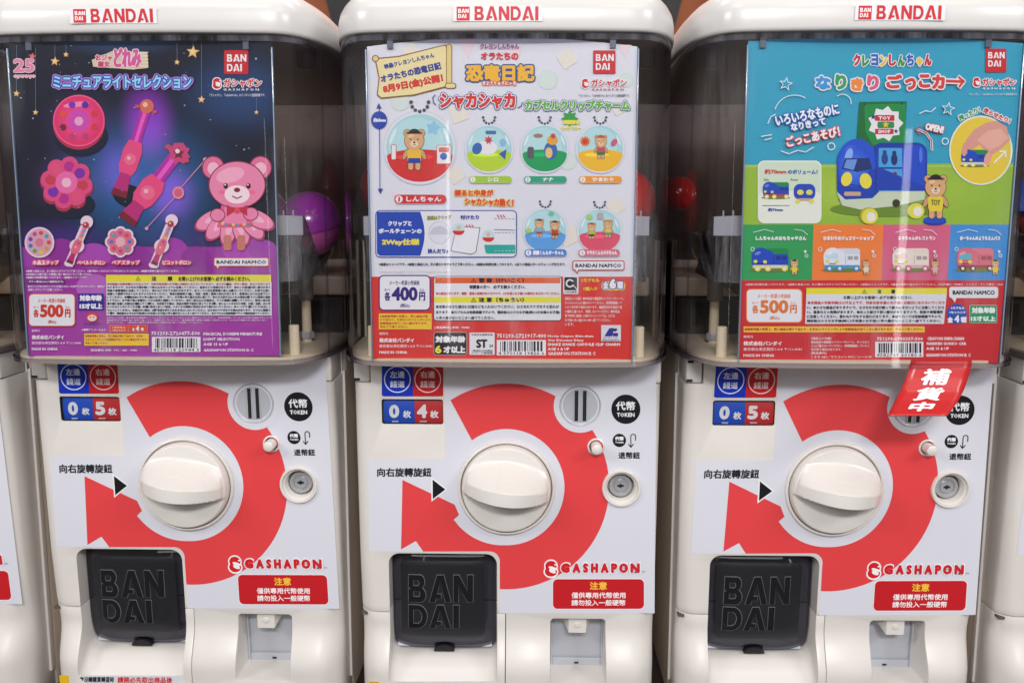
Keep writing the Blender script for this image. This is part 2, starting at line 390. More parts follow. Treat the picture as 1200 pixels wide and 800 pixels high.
# ================================================================== the machine
proto = thing('capsule_machine', '', 'capsule machine', PLACE[2][:2] + (0,), PLACE[2][2], 'white capsule vending machines standing in a row')
HW, FZ0, FZ1, FD = .1478, -.419, -.0475, .050
def smooth01(t): t = min(1, max(0, t)); return t * t * (3 - 2 * t)
def bulge(z): return -.016 * smooth01((-.322 - z) / .045)
def panel_bm(inset=0.):
    rings = []
    zs = [FZ0, -.40, -.385] + [(-.372 + .0045 * i) for i in range(13)] + [-.30, -.25, -.2, -.15, -.1, FZ1]
    for z in zs:
        r = .013 + .012 * smooth01((-.27 - z) / .08); P = []
        for k in range(9):
            t = math.radians(90 * k / 8); P.append((HW - r + r * math.sin(t), r - r * math.cos(t)))
        row = [(HW, FD)] + P[::-1] + [(-x, y) for x, y in P] + [(-HW, FD)]
        rings.append([(x, y + bulge(z) * max(0, 1 - y / FD), z) for x, y in row])
    return loft(rings)
def loftpx(front, back, yf, yb, n=6):
    """hole between a rounded box in front and another one further back; boxes in photo pixels of the middle machine"""
    def rg(b, y, r):
        (x0, z0), (x1, z1) = bp(b[0], b[1]), bp(b[2], b[3]); return [(x, y, z) for x, z in rrect(x0, min(z0, z1), x1, max(z0, z1), r)]
    R = []
    for i in range(n):
        t = i / (n - 1); b = [a + (c - a) * t for a, c in zip(front[:4], back[:4])]
        R.append(rg(b, yf + (yb - yf) * t, front[4] + (back[4] - front[4]) * t))
    return loft(R)
def chute_cut():
    R = []
    for t in np.linspace(0, 1, 9):
        y = -.030 + .062 * t
        u = smooth01((y + .018) / .034)
        b = (454.5 + 1.5 * t, 647.5 + .5 * t, 584 - 2.5 * t, 801 - 27 * u)
        (x0, z0), (x1, z1) = bp(b[0], b[1]), bp(b[2], b[3]); R.append([(x, y, z) for x, z in rrect(x0, z1, x1, z0, .011)])
    return loft(R)
def cut_lower():
    (x0, z0) = bp(593, 717.5); return boxbm(-.2, -.08, -.5, x0, .08, z0)
def hinge_cut(sx):
    if sx < 0: (x, z) = bp(434.5, 448.5); return boxbm(-.2, -.02, z, x, .0485, 0)
    (x, z) = bp(753.5, 450.5); return boxbm(x, -.02, z, .2, .0485, 0)
c1 = bp(680, 475); c2 = bp(698.5, 523); c3 = bp(728, 571.5); ck = bp(593.5, 571)
base = tmp(panel_bm())
cuts = [tmp(chute_cut()), tmp(cut_lower()), tmp(hinge_cut(-1)), tmp(hinge_cut(1)),
        tmp(loftpx((447, 467.5, 519.5, 497, .0022), (447, 467.5, 519.5, 497, .0022), -.02, .010)),
        tmp(lathe_y(*c1, [(.0205, .012), (.0205, -.01)])), tmp(lathe_y(*c2, [(.0068, .03), (.0068, -.01)], 32)),
        tmp(lathe_y(*c3, [(.0125, .016), (.0135, .002), (.019, -.010)])),
        tmp(loftpx((644, 723, 710, 797, .0045), (646, 725, 707, 793, .0035), -.04, .034))]
me = boolean(base, cuts, bev=.0007); bpy.data.objects.remove(base); shear(me)
me.materials.clear(); link('front_door', me, [CREAM], proto, 28)
# lower left cover that carries the chute
base = tmp(panel_bm())
(xs, zs_) = bp(592, 718.8)
keep = tmp(boxbm(-.2, -.08, -.5, xs, .08, zs_))
m_ = base.modifiers.new('i', 'BOOLEAN'); m_.operation = 'INTERSECT'; m_.object = keep; m_.solver = 'EXACT'
cc = tmp(chute_cut()); me = boolean(base, [cc], bev=.0007); bpy.data.objects.remove(keep); bpy.data.objects.remove(base); shear(me)
me.materials.clear(); link('chute_cover', me, [CREAM], proto, 28)
# shell behind the door, with a raised seam rib
P = rrect(-HW - .0012, FD + .0012, HW + .0012, .385, .01)
sh = from_bm('shell', loft([[(x, y, FZ0) for x, y in P], [(x, y, FZ1 - .0005) for x, y in P]]), SHELLM, proto, 30)
for sx in (-1, 1):
    from_bm('seam_rib', boxbm(sx * HW - .0022, FD - .0035, FZ0 + .02, sx * HW + .0022, FD + .0035, -.07, .0008), CREAM, sh)
(xa, za), (xb, zb) = bp(462, 748), bp(575, 770)
o = from_bm('capsule_tray', loft([[(xa, .0325, za), (xb, .0325, za), (xb, .0325, zb), (xa, .0325, zb)], [(xa, .0240, zb + .001), (xb, .0240, zb + .001), (xb, .0240, zb), (xa, .0240, zb)]]), TRAYM, proto); shear(o.data)
# dark filler behind the cut-outs
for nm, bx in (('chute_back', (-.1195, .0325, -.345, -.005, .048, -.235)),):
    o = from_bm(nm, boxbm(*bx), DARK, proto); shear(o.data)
# hinge covers
for sx in (-1, 1):
    if sx < 0: (x1, z0) = bp(433, 447.6); x0 = -HW + .0006
    else: (x0, z0) = bp(755, 449.6); x1 = HW - .0006
    bm = boxbm(x0, .0012, z0, x1, .048, FZ1, .0022, 3)
    o = from_bm('hinge_cover', bm, CREAM, proto, 35); shear(o.data)
    if sx < 0:
        for py in (422.5, 444.5):
            (a, z) = bp(418.2, py); q = from_bm('latch_slot', boxbm(a - .0028, .0002, z - .0012, a + .0028, .004, z + .0012), DARK, o); shear(q.data)
(a, z) = bp(426, 719.2); q = from_bm('catch_slot', boxbm(a - .0025, .0030, z - .0013, a + .0035, .012, z + .0010), GAP, proto); shear(q.data)

# vinyl artwork on the door
def lift(y): return -y
P0 = Print(BODY, .00012)
def clear_of(P, cx, cy, r):
    R = []
    for x, y in P:
        d = math.hypot(x - cx, y - cy)
        R.append((x, y) if d >= r else (cx + (x - cx) / max(d, .01) * r, cy + (y - cy) / max(d, .01) * r))
    return R
LOCKR = 22.6
def arc(cx, cy, r, a0, a1, n=40): return [(cx + r * math.cos(math.radians(a0 + (a1 - a0) * i / n)), cy + r * math.sin(math.radians(a0 + (a1 - a0) * i / n))) for i in range(n + 1)]
def arc(cx, cy, r, a0, a1, n=40): return [(cx + r * math.cos(math.radians(a0 + (a1 - a0) * i / n)), cy + r * math.sin(math.radians(a0 + (a1 - a0) * i / n))) for i in range(n + 1)]
P0.poly([(521.5, 418), (769, 418), (767, 718), (585.5, 718), (585.5, 660)] + arc(573.5, 658, 12, 0, -90, 8) + [(458, 645.8), (432.5, 645.5), (431.5, 538), (521.5, 537.5)], VINYL, [arc(728, 571.5, LOCKR, 0, -350, 35), arc(698.5, 523, 9.6, 0, -345, 23)])
P0.build('vinyl_sticker', proto)
P1 = Print(BODY, .00028)
ox, oy = 593.5, 569.5
outer = clear_of(arc(ox, oy, 120.3, -123, 93.2, 260), 728, 571.5, LOCKR); inner = [(ox + r_ * math.cos(math.radians(a_)), oy + .8 + r_ * math.sin(math.radians(a_))) for a_, r_ in ((147 - 273.5 * i / 80, 68 + 4.4 * max(0, 1 - i / 16)) for i in range(81))]
P1.poly([(526.5, 466)] + outer + [(585.8, 689.5), (585.6, 660)] + arc(573.8, 657.5, 12, 0, -90, 8) + [(496, 645.6), (487.4, 633.3), (470, 643.2), (471.7, 561.8), (532.8, 590.8), (538, 602.8), (531.5, 608.6)] + inner, VRED, [arc(698.5, 523, 9.8, 0, -345, 23)])
P1.build('red_ring', proto)
P2 = Print(BODY, .0004)
for (cx, cy, r) in ((680, 475.5, 31.2),): P2.ell(cx, cy, r, r * 1.0, VINYL)
P2.build('slot_border', proto)
# coin lane badge, counter
Q = Print(BODY, .00030)
Q.poly([(450, 417), (484, 417), (484, 464.2)] + arc(450, 461.5, 2.6, 90, 180, 5) + [(447.6, 420)], '#1434b8')
Q.poly([(484, 417), (517, 417), (519.4, 420), (519.4, 461)] + arc(517, 461.5, 2.6, 0, 90, 5) + [(484, 464.2)], '#c4222a')
for cx, c, a, b_ in ((465.8, '#dfe4f4', '左邊', '錢道'), (501.3, '#f1d3d6', '右邊', '錢道')):
    Q.ring(cx, 444.3, 15.7, 1.2, c); Q.text(a, cx - 8.8, 434.6, cx + 8.6, 442.6, c, .2); Q.text(b_, cx - 8.8, 445.9, cx + 8.6, 454, c, .2)
Q.build('coin_lane_badge', proto)
def counter(parent, left, right):
    """blue and red count drums behind the window"""
    pl = Plane(2, tilt=True)
    (x0, z0), (xm, _), (x1, z1) = bp(447, 466), bp(485.4, 480), bp(520, 499)
    for a, b, mat, nm in ((x0 + .0016, xm - .0001, ink('#1a50c8'), 'blue_drum'), (xm + .0001, x1 - .001, ink('#cc2a30'), 'red_drum')):
        R = []; zc = (z0 + z1) / 2; h = (z0 - z1) / 2 + .003
        for t in np.linspace(-1, 1, 13): R.append((.0022 + .0035 * t * t, zc + h * t))
        bm = bmesh.new(); vs = [(bm.verts.new((a, y, z)), bm.verts.new((b, y, z))) for y, z in R]
        for p, q in zip(vs, vs[1:]): bm.faces.new((p[0], p[1], q[1], q[0]))
        o = from_bm(nm, bm, mat, parent, 60); shear(o.data)
    q = Print(pl, -.0021)
    q.text(left, 455.5, 474.5, 467.5, 490.3, '#eef0f6', 1.15); q.text('枚', 471.8, 481.4, 481.4, 490.2, '#eef0f6', .45)
    q.text(right, 488.2, 474.2, 500.4, 490.3, '#f6eef0', 1.15); q.text('枚', 503.6, 481.4, 513.8, 490.4, '#f6eef0', .45)
    q.rect(459, 493.2, 466.5, 495.2, '#9db4e0'); q.rect(491.5, 493.2, 500, 495.2, '#e0a0a4')
    q.build('drum_numeral', parent)
CW = clear('counter_window_pane', (.98, .98, .985), (.5, .5, .6))
(xa, za), (xb, zb) = bp(447.4, 468), bp(519.1, 496.6)
o = from_bm('counter_window', boxbm(xa, .0008, zb, xb, .0014, za), CW, proto); shear(o.data)
o = from_bm('counter_frame', loft([[(x, .0098, z) for x, z in rrect(xa, zb, xb, za, .002)], [(x, .0002, z) for x, z in rrect(xa, zb, xb, za, .002)]], caps=False), DARK, proto); shear(o.data)
# token badges, lettering
Q = Print(BODY, .00030)
Q.ell(733.4, 479.2, 17, 17.2, '#15181d'); Q.text('代幣', 721.5, 470, 744.5, 480.6, '#eceef4', .36); Q.text('TOKEN', 722.8, 483.2, 743.6, 488.2, '#eceef4', .25)
Q.build('token_badge', proto)
Q = Print(BODY, .00030)
Q.ell(725.8, 515.6, 7.8, 7.8, '#15181d'); Q.text('代幣', 720.6, 511, 731, 516, '#eceef4', .3); Q.text('TOKEN', 721, 517, 730.6, 519.2, '#eceef4', .1)
Q.line([(739.3, 522.6), (739.2, 512)] + arc(742, 511.2, 2.8, 180, 360, 8) + [(744.7, 515.5)], 1.1, '#1c1f26'); Q.line([(736.6, 520.2), (739.3, 523.6), (742.2, 520)], 1.1, '#1c1f26')
Q.text('退幣鈕', 724.5, 529.2, 750, 537.2, '#23262c', .3)
Q.build('coin_return_marking', proto)
Q = Print(BODY, .00030); Q.text('向右旋轉旋鈕', 442, 547.6, 505.8, 558.4, '#23252a', .38)
Q.poly([(505.3, 558.3), (524.3, 573), (505.7, 587.2)], '#eceef2'); Q.poly([(507, 561.5), (522, 573), (507.2, 584.3)], '#17181c')
Q.build('turn_marking', proto)
Q = Print(BODY, .00046)
Q.view(400, 600, 3)
pr_gmark(Q, 737, 196, 25)
GA = 'GASHAPON'; xs_ = [(772, 803), (812, 841), (849, 868), (877, 903), (911, 940), (948, 970), (976, 1008), (1016, 1049)]
for rr_, colr in ((.9, '#f0eff4'), (.95, '#cf2029')):
    for ch, (a, b_) in zip(GA, xs_):
        Q.text(ch, a - (0 if colr[1] == 'c' else 3.6), 177 - (0 if colr[1] == 'c' else 3.6), b_ + (0 if colr[1] == 'c' else 3.6), 211 + (0 if colr[1] == 'c' else 3.6), colr, rr_)
Q.ell(987, 193, 2.2, 2.2, '#cf2029'); Q.ell(997, 193, 2.2, 2.2, '#cf2029'); Q.ell(1034, 208, 3, 3, '#17181c')
Q.text('TM', 1056, 204, 1067, 210, '#80788a')
Q.build('logo_lettering', proto)
Q = Print(BODY, .00034); Q.view(400, 600, 3)
Q.rr(744, 234, 1064, 338, 16, '#c41f27', '#ece8ee', 3)
Q.text('注意', 873, 243, 934, 271, '#f3c243', .38); Q.text('僅供專用代幣使用', 809, 280, 999, 301, '#f6eef1', .2); Q.text('請勿投入一般硬幣', 809, 306, 999, 327, '#f6eef1', .2)
Q.build('caution_sticker', proto)
PLB = Plane(2, tilt=True); PLB.p = np.array([0, bulge(-.36) * .97, ZP])
Q = Print(PLB, .0006); Q.rect(436, 797.5, 586, 822, '#dadce4'); Q.rect(432.5, 797.5, 444, 822, '#e3b92e')
Q.text('●當沒轉購買轉蛋時', 452, 799, 498, 806, '#23252a', .25, skew=.1); Q.text('請務必先取出商品後', 502, 799, 568, 806.5, '#c92a30', .3, skew=.1); Q.text('再投入下一枚代幣', 452, 810, 520, 818, '#23252a', .25)
Q.build('notice_sticker', proto)

# turning knob (height field) and its bezel
def knob():
    R0 = .0438; bm = bmesh.new(); NR, NA = 84, 200
    def hgt(x, t):
        r = math.hypot(x, t); q = min(1, r / R0)
        base = .0095 + .004 * (1 - q * q)
        H = .0290 * max(0, 1 - (x / .0430) ** 2) ** .75
        a = abs(t); w0, w1 = .0068 - .0018 * (x / R0) ** 2, (.0300 if t > 0 else .0170) - .010 * (x / R0) ** 2
        g = 1 if a < w0 else (0 if a > w1 else (1 - (a - w0) / (w1 - w0)) ** (1.35 if t > 0 else 2.0))
        h = base + H * g 
        if q > .945: h = min(h, .0125) - .0068 * ((q - .945) / .055) ** 2
        elif q > .90: h = h + (min(h, .0125) - h) * smooth01((q - .90) / .045)
        return h
    rot = math.radians(-6.5); c, s = math.cos(rot), math.sin(rot)
    cen = bm.verts.new((0, -hgt(0, 0), 0)); rows = []
    for i in range(1, NR + 1):
        r = R0 * (i / NR) ** .85; row = []
        for k in range(NA):
            a = 2 * math.pi * k / NA; x, t = r * math.cos(a), r * math.sin(a)
            row.append(bm.verts.new((x * c - t * s, -hgt(x, t), x * s + t * c)))
        rows.append(row)
    rows.append([bm.verts.new((v.co.x, .004, v.co.z)) for v in rows[-1]])
    for k in range(NA): bm.faces.new((cen, rows[0][k], rows[0][(k + 1) % NA]))
    for a, b in zip(rows, rows[1:]):
        for k in range(NA): j = (k + 1) % NA; bm.faces.new((a[k], b[k], b[j], a[j]))
    for v in bm.verts: v.co.x += ck[0]; v.co.z += ck[1]
    return bm
o = from_bm('knob', knob(), KNOBM, proto, 50); shear(o.data)
bz = from_bm('knob_bezel', lathe_y(*ck, [(.0445, .002), (.0445, -.0020), (.0452, -.0034), (.0464, -.0038), (.0474, -.0032), (.0480, -.0006), (.0480, .002)], 96, False), CREAM, proto, 40); shear(bz.data)
o = from_bm('knob_gap', lathe_y(*ck, [(.0446, -.0004), (.0446, -.0009)], 96), GAP, proto); shear(o.data)
# coin slot disc
o = from_bm('coin_slot', lathe_y(*c1, [(.0200, .010), (.0200, -.0006), (.0196, -.0012), (.0188, -.0010), (.0180, -.0004), (.0, -.0006)], 72), GREYP, proto, 35); shear(o.data); slot = o
for dx in (-4.6, 5.0):
    (x, z), (x2, z2) = bp(680 + dx - 3.1, 457.5), bp(680 + dx + 3.1, 493)
    w = x2 - x
    q = from_bm('slot_opening', boxbm(x + w * .18, -.00075, z2, x2 - w * .18, .004, z), DARK, slot); shear(q.data)
    for e0, e1 in ((x + w * .04, x + w * .18), (x2 - w * .18, x2 - w * .04)):
        q = from_bm('slot_lip', boxbm(e0, -.0017, z2 - .0008, e1, .002, z + .0008, .0002), GREYP, slot); shear(q.data)
# return button
bzr = from_bm('button_bezel', lathe_y(*c2, [(.0066, .002), (.0066, -.0010), (.0074, -.0016), (.0084, -.0010), (.0086, .001)], 48, False), CREAM, proto, 40); shear(bzr.data)
o = from_bm('return_button', lathe_y(*c2, [(.0052, .028), (.0052, -.0105), (.0048, -.0122), (.0036, -.0130), (.0, -.0132)], 48), CREAM, proto, 40); shear(o.data)
# lock
lk = from_bm('lock', lathe_y(*c3, [(.0188, .001), (.0188, -.0016), (.0180, -.0030), (.0166, -.0030), (.0138, .0030), (.0128, .010), (.0128, .014)], 72, False), CREAM, proto, 40); shear(lk.data)
q = from_bm('lock_plate', lathe_y(*c3, [(.0112, .014), (.0112, .0085), (.0108, .0078), (.0078, .0078), (.0076, .0088), (.0062, .0088), (.0060, .0074), (.0, .0072)], 64), STEEL, lk, 35); shear(q.data)
q = from_bm('keyhole', prism([(c3[0] + a * .001, c3[1] + b * .001) for a, b in ((-3.2, .7), (-1, 1.3), (0, 2.4), (1.2, 1.2), (3.2, .8), (3.0, -.8), (1.1, -1.0), (0, -2.4), (-1.2, -1.2), (-3.2, -.8))], .0068, .009), DARK, lk); shear(q.data)

# chute door with the moulded letters
(dx0, dz0), (dx1, dz1) = bp(457, 649.5), bp(580, 770)
def doorface(x, z):
    u = (x - dx0) / (dx1 - dx0) * 2 - 1; t = (z - dz1) / (dz0 - dz1)
    return .0165 + .0065 * (abs(u) ** 4) + .011 * max(0, 1 - t / .35) ** 2.2 + .006 * max(0, (t - .85) / .15) ** 2 - .004
def sheet(outline_fn, nx, nz, off, thick=0):
    bm = bmesh.new(); G = []
    for j in range(nz + 1):
        row = []
        for i in range(nx + 1):
            x, z = outline_fn(i / nx, j / nz); row.append(bm.verts.new((x, doorface(x, z) + off, z)))
        G.append(row)
    for j in range(nz):
        for i in range(nx): bm.faces.new((G[j][i], G[j][i + 1], G[j + 1][i + 1], G[j + 1][i]))
    return bm
def rr_fn(x0, z0, x1, z1, r):
    def f(u, t):
        z = z0 + (z1 - z0) * t; e = min(z - z0, z1 - z); ins = 0
        if e < r: ins = r - math.sqrt(max(0, r * r - (r - e) ** 2))
        return x0 + ins + (x1 - x0 - 2 * ins) * u, z
    return f
def eased(f): return lambda u, t: f(.5 - .5 * math.cos(math.pi * u), .5 - .5 * math.cos(math.pi * t))
cd_ = from_bm('chute_door', sheet(eased(rr_fn(dx0, dz1, dx1, dz0, .009)), 40, 40, 0), DOORM, proto, 60)
sol = cd_.modifiers.new('s', 'SOLIDIFY'); sol.thickness = .002; sol.offset = 0
shear(cd_.data)
(px0, pz0), (px1, pz1) = bp(467, 661.5), bp(567.5, 753)
pn = from_bm('door_panel', sheet(eased(rr_fn(px0, pz1, px1, pz0, .005)), 30, 34, -.0016), DOORP, cd_, 60); shear(pn.data)
def onto_door(loops, off, mat, name, width=0.0):
    """letter outline laid on the curved door; triangulated then bent"""
    bm = bmesh.new()
    for o, hs in loops:
        L = [o] + hs; flat = [p for l in L for p in l]
        W_ = [bp(*p) for p in flat]
        vs = [bm.verts.new((x, 0, z)) for x, z in W_]
        for t in tessellate_polygon([[Vector((a, b, 0)) for a, b in l] for l in L]):
            try: bm.faces.new([vs[k] for k in t])
            except ValueError: pass
    bmesh.ops.subdivide_edges(bm, edges=[e for e in bm.edges if e.calc_length() > .006], cuts=3, use_grid_fill=True)
    bmesh.ops.triangulate(bm, faces=bm.faces)
    for v in bm.verts: v.co.y = doorface(v.co.x, v.co.z) + off
    q = from_bm(name, bm, mat, cd_); shear(q.data); return q
def grow(loops, d):
    R = []
    for o, hs in loops:
        def off(P, d):
            P = [np.array(p) for p in P]; A = sum(P[i][0] * P[(i + 1) % len(P)][1] - P[(i + 1) % len(P)][0] * P[i][1] for i in range(len(P))); sg = 1 if A > 0 else -1; out = []
            for i in range(len(P)):
                a, b, c = P[i - 1], P[i], P[(i + 1) % len(P)]
                n1 = np.array([b[1] - a[1], a[0] - b[0]]); n2 = np.array([c[1] - b[1], b[0] - c[0]])
                n1 = n1 / max(1e-9, np.linalg.norm(n1)); n2 = n2 / max(1e-9, np.linalg.norm(n2)); n = n1 + n2; l = np.linalg.norm(n)
                n = n / max(l, .6); out.append(tuple(b + n * d * sg))
            return out
        R.append((off(o, d), [off(h, -d) for h in hs]))
    return R
LB = wordmark('BAN', 477, 678, 553.5, 710) + wordmark('DAI', 477, 713.5, 537, 741)
onto_door(grow(LB, .7), -.0020, DOORE, 'letter_edge'); onto_door(LB, -.0025, DOORG, 'moulded_lettering')
(nx, nz) = bp(518.5, 771)
q = from_bm('finger_notch', prism([(nx + .0105 * math.cos(t), nz - .0004 + .0066 * math.sin(t)) for t in np.linspace(0, math.pi, 16)], doorface(nx, nz) - .0075, doorface(nx, nz) + .001), DARK, cd_, 40); shear(q.data)

# coin return recess lining and spout
(x0, z0), (x1, z1) = bp(645.5, 724), bp(708, 795)
o = from_bm('return_tray', boxbm(x0 - .001, .0300, z1 - .002, x1 + .001, .0335, z0 + .002, .0003), TRAYM, proto); shear(o.data)
q = from_bm('tray_lip', boxbm(x0 + .002, .0262, z1 - .0005, x1 - .002, .0300, z1 + .0095, .0010), TRAYM, o); shear(q.data)
for sx_ in (x0 + .0005, x1 - .0022): q = from_bm('tray_side', boxbm(sx_, .0240, z1, sx_ + .0017, .0300, z0, .0004), TRAYM, o); shear(q.data)
q = from_bm('tray_slot', boxbm((x0 + x1) / 2 - .0022, .0255, z1 + .0035, (x0 + x1) / 2 + .0022, .0310, z1 + .0052), DARK, o); shear(q.data)
(x0, z0), (x1, z1) = bp(662, 722), bp(687, 743)
bm = loft([[(x0 - .007, .030, z0), (x1 + .009, .030, z0), (x1 + .009, .030, z0 - .003), (x0 + .008, .030, z1 + .001), (x0 - .007, .030, z0 - .003)],
           [(x0 + .004, .004, z0), (x1, .004, z0), (x1, .004, z1 + .001), (x1 - .0005, .004, z1), (x0 + .004, .004, z1)]])
o = from_bm('coin_spout', bm, CREAM, proto); shear(o.data)
q = from_bm('spout_boss', lathe_y((x0 + x1) / 2 + .002, (z0 + z1) / 2 - .001, [(.0026, .006), (.0026, .0030), (.0018, .0028), (0, .0028)], 24), CREAM, o); shear(q.data)

# ---- globe, lid
HALF = [(0, -.0660), (.02, -.0659), (.04, -.0653), (.06, -.0641), (.08, -.0632), (.10, -.0614), (.114, -.0602), (.1270, -.0558), (.1375, -.0440), (.1450, -.0270), (.1500, -.0060), (.1525, .0160), (.1540, .04), (.1545, .07), (.1545, .12), (.1545, .18), (.1545, .25), (.1540, .33), (.150, .362), (.140, .374), (.12, .378), (.06, .378), (0, .378)]
def plan(off=0., sx=1.):
    P = [np.array(p) for p in HALF]; out = []
    full = P + [np.array([-p[0], p[1]]) for p in P[-2:0:-1]]
    # Catmull-Rom refinement
    n = len(full)
    for i in range(n):
        p0, p1, p2, p3 = full[i - 1], full[i], full[(i + 1) % n], full[(i + 2) % n]
        for t in (0, .5):
            out.append(.5 * ((2 * p1) + (-p0 + p2) * t + (2 * p0 - 5 * p1 + 4 * p2 - p3) * t * t + (-p0 + 3 * p1 - 3 * p2 + p3) * t ** 3))
    if off:
        m = len(out); q = []
        for i in range(m):
            d = out[(i + 1) % m] - out[i - 1]; nn = np.array([d[1], -d[0]]); q.append(out[i] + nn / np.linalg.norm(nn) * off)
        out = q
    return [(float(a) * sx - .0010, float(b)) for a, b in out]
def wallbm(o0, o1, z0, z1):
    A, B = plan(o0), plan(o1); rings = [[(x, y, z0) for x, y in A], [(x, y, z1) for x, y in A], [(x, y, z1) for x, y in B], [(x, y, z0) for x, y in B], [(x, y, z0) for x, y in A]]
    return loft(rings, caps=False)
GZ0, GZ1 = -.0425, .2440
gl = from_bm('globe', wallbm(0, -.0022, GZ0, GZ1), GLOBE, proto, 40)
rm = from_bm('globe_rim', wallbm(.0022, -.0030, GZ0 - .0022, GZ0 + .0014), RIMC, proto, 40)
PLN = plan()
for k in (19, 85 - 16):
    pass
for sx in (-1, 1):
    for (x, y, w) in ((.1482, -.0105, .0016),):
        bm = boxbm(sx * x - .001 - w / 2, y - w, GZ0, sx * x - .001 + w / 2, y + w, GZ1 - .004, .0005)
        from_bm('globe_rib', bm, RIMC, gl)
cl = from_bm('globe_collar', wallbm(-.0026, -.0046, .2375, .2425), COLLAR, proto, 40)
for px in (-.0985, .0925):
    from_bm('card_hook', boxbm(px - .0026, -.0582, .2305, px + .0026, -.0572, .2395, .0003), plastic('hook_plastic', (.10, .11, .16), .3), cl)
for sx in (-1, 1):
    from_bm('screw_boss', lathe_z(sx * .128, .012, [(.006, .222), (.0085, .2240), (.0090, .2440)], 28), RIMC, cl, 40)
# floor plate inside the globe
from_bm('globe_floor', loft([[(x, y, GZ0 - .0036) for x, y in plan(-.004)], [(x, y, GZ0 + .0030) for x, y in plan(-.004)], [(x, y, GZ0 + .0034) for x, y in plan(-.006)]]), TANM, proto, 30)
# body top
o = from_bm('body_top', loft([[(x, y, FZ1 + .0002) for x, y in rrect(-.140, .008, .140, .37, .012)], [(x, y, GZ0 - .0036) for x, y in rrect(-.140, .008, .140, .37, .012)]]), CREAM, proto, 30)
# lid
def lidbm():
    prof = [(-.0030, .2434), (0, .2437), (.0016, .2447), (.0022, .2470), (.0018, .2600), (.0004, .2665), (-.003, .2725), (-.009, .2790), (-.018, .2845), (-.032, .2895), (-.06, .2935)]
    return loft([[(x, y, z - .05 * (y + .066)) for x, y in plan(d)] for d, z in prof])
from_bm('lid', lidbm(), LIDW, proto, 50)
LP = Plane(2, -.0686)
PL2 = Plane(2, -.0686)
Q = Print(PL2, 0)
Q.view(380, 0, 2.857); Q.rect(432, 20, 730, 72, '#dcdde2'); pr_square(Q, 443, 23, 487, 70, '#c42a31'); pr_word(Q, 'BANDAI', 503, 22, 717, 69, '#c42a31', .1)
Q.build('lid_badge', proto)

# hopper parts seen inside the globe
def hy(x): return -.046 + .018 * (x / .130) ** 2
def bent(x0, x1, z0, z1, th, n=16, top=None):
    R = []
    for i in range(n + 1):
        x = x0 + (x1 - x0) * i / n; y = hy(x); zt = z1 + (top(x) if top else 0); R.append([(x, y, z0(x)), (x, y + th, z0(x)), (x, y + th, zt), (x, y, zt)])
    return loft(R)
hop = from_bm('hopper_band', bent(-.130, .130, lambda x: .0700, .0880, .0022, top=lambda x: -.05 * max(0, abs(x) - .112)), HOPM, proto, 40)
for sx in (-1, 1):
    for dx in (0, .009): from_bm('band_tooth', boxbm(sx * (.122 - dx) - .0007, hy(.122) - .0002, .086, sx * (.122 - dx) + .0007, hy(.122) + .0016, .0925, .0003), HOPM, hop)
from_bm('hopper_apron', bent(-.128, .128, lambda x: .028 - .5 * max(0, .128 - abs(x)) * .1, .0698, .0012), SMOKE, proto, 40)
from_bm('hopper', lathe_z(0, .115, [(.1285, .0650), (.124, .045), (.108, .02), (.085, .004), (.0845, .005), (.107, .022), (.1225, .047), (.1268, .066)], 72, caps=False), SMOKE, proto, 40)
for sx in (-1, 1):
    A, B, C_ = (sx * .1305, -.0275, .088), (sx * .136, .022, .033), (sx * .118, .000, .022)
    bm = loft([[A, B, C_], [tuple(np.array(p) + np.array([sx * .0012, .0004, 0])) for p in (A, B, C_)]])
    from_bm('hopper_fin', bm, SMOKE, proto)
    from_bm('column_collar', lathe_z(sx * .1138, .042, [(.0066, .003), (.0076, .005), (.0076, .0235), (.0066, .025)], 32), HOPD, proto, 40)
    ps = from_bm('support_column', lathe_z(sx * .1138, .042, [(.0050, GZ0), (.0046, .004)], 28), TANM, proto, 40)
    from_bm('support_nut', lathe_z(sx * .1138, .042, [(.0066, -.036), (.0072, -.0345), (.0072, -.0305), (.0066, -.029)], 6), HOPM, ps)
    from_bm('floor_peg', lathe_z(sx * .1215, -.0385, [(.0050, GZ0), (.0047, -.0125), (.0040, -.0118)], 28), TANM, proto, 40)
    from_bm('rear_wall', boxbm(sx * .150 - .0012, .085, GZ0, sx * .150 + .0012, .372, .060), TANM, proto)
from_bm('mechanism_box', boxbm(-.138, .105, GZ0, .138, .365, .001, .003), plastic('mechanism_plastic', (.05, .042, .036), .5), proto)
from_bm('mechanism_lid', boxbm(-.146, .098, .0015, .146, .368, .022, .003), TANM, proto)
for sx in (-1, 1):
    from_bm('mechanism_vent', boxbm(sx * .112 - .010, .1042, -.030, sx * .112 + .010, .1055, -.006, .0005), DARK, proto)

# ------------------------------------------------------------------ copies of the machine
INFO = {0: 'capsule machine cut off by the left edge, only its right side showing',
        1: 'white capsule machine holding the navy and purple card with pink toys',
        2: 'white capsule machine in the middle, with the white and red card',
        3: 'white capsule machine with the blue toy van card and the red hanging tag',
        4: 'capsule machine cut off by the right edge, only its left side showing'}
MACH = {2: proto}; BADGE = {1: -.0118, 3: .0180, 0: -.012, 4: .018}
for k in (1, 3, 0, 4):
    c = copy_tree(proto); x, y, a = PLACE[k]; c.location = (x, y, 0); c.rotation_euler = (0, 0, a); MACH[k] = c
    for ch in c.children:
        if ch.name.startswith('lid_badge'): ch.location.x = BADGE[k]
for k, m in MACH.items():
    m['label'] = INFO[k]; counter(m, '0', {1: '5', 2: '4', 3: '5', 0: '3', 4: '2'}[k])

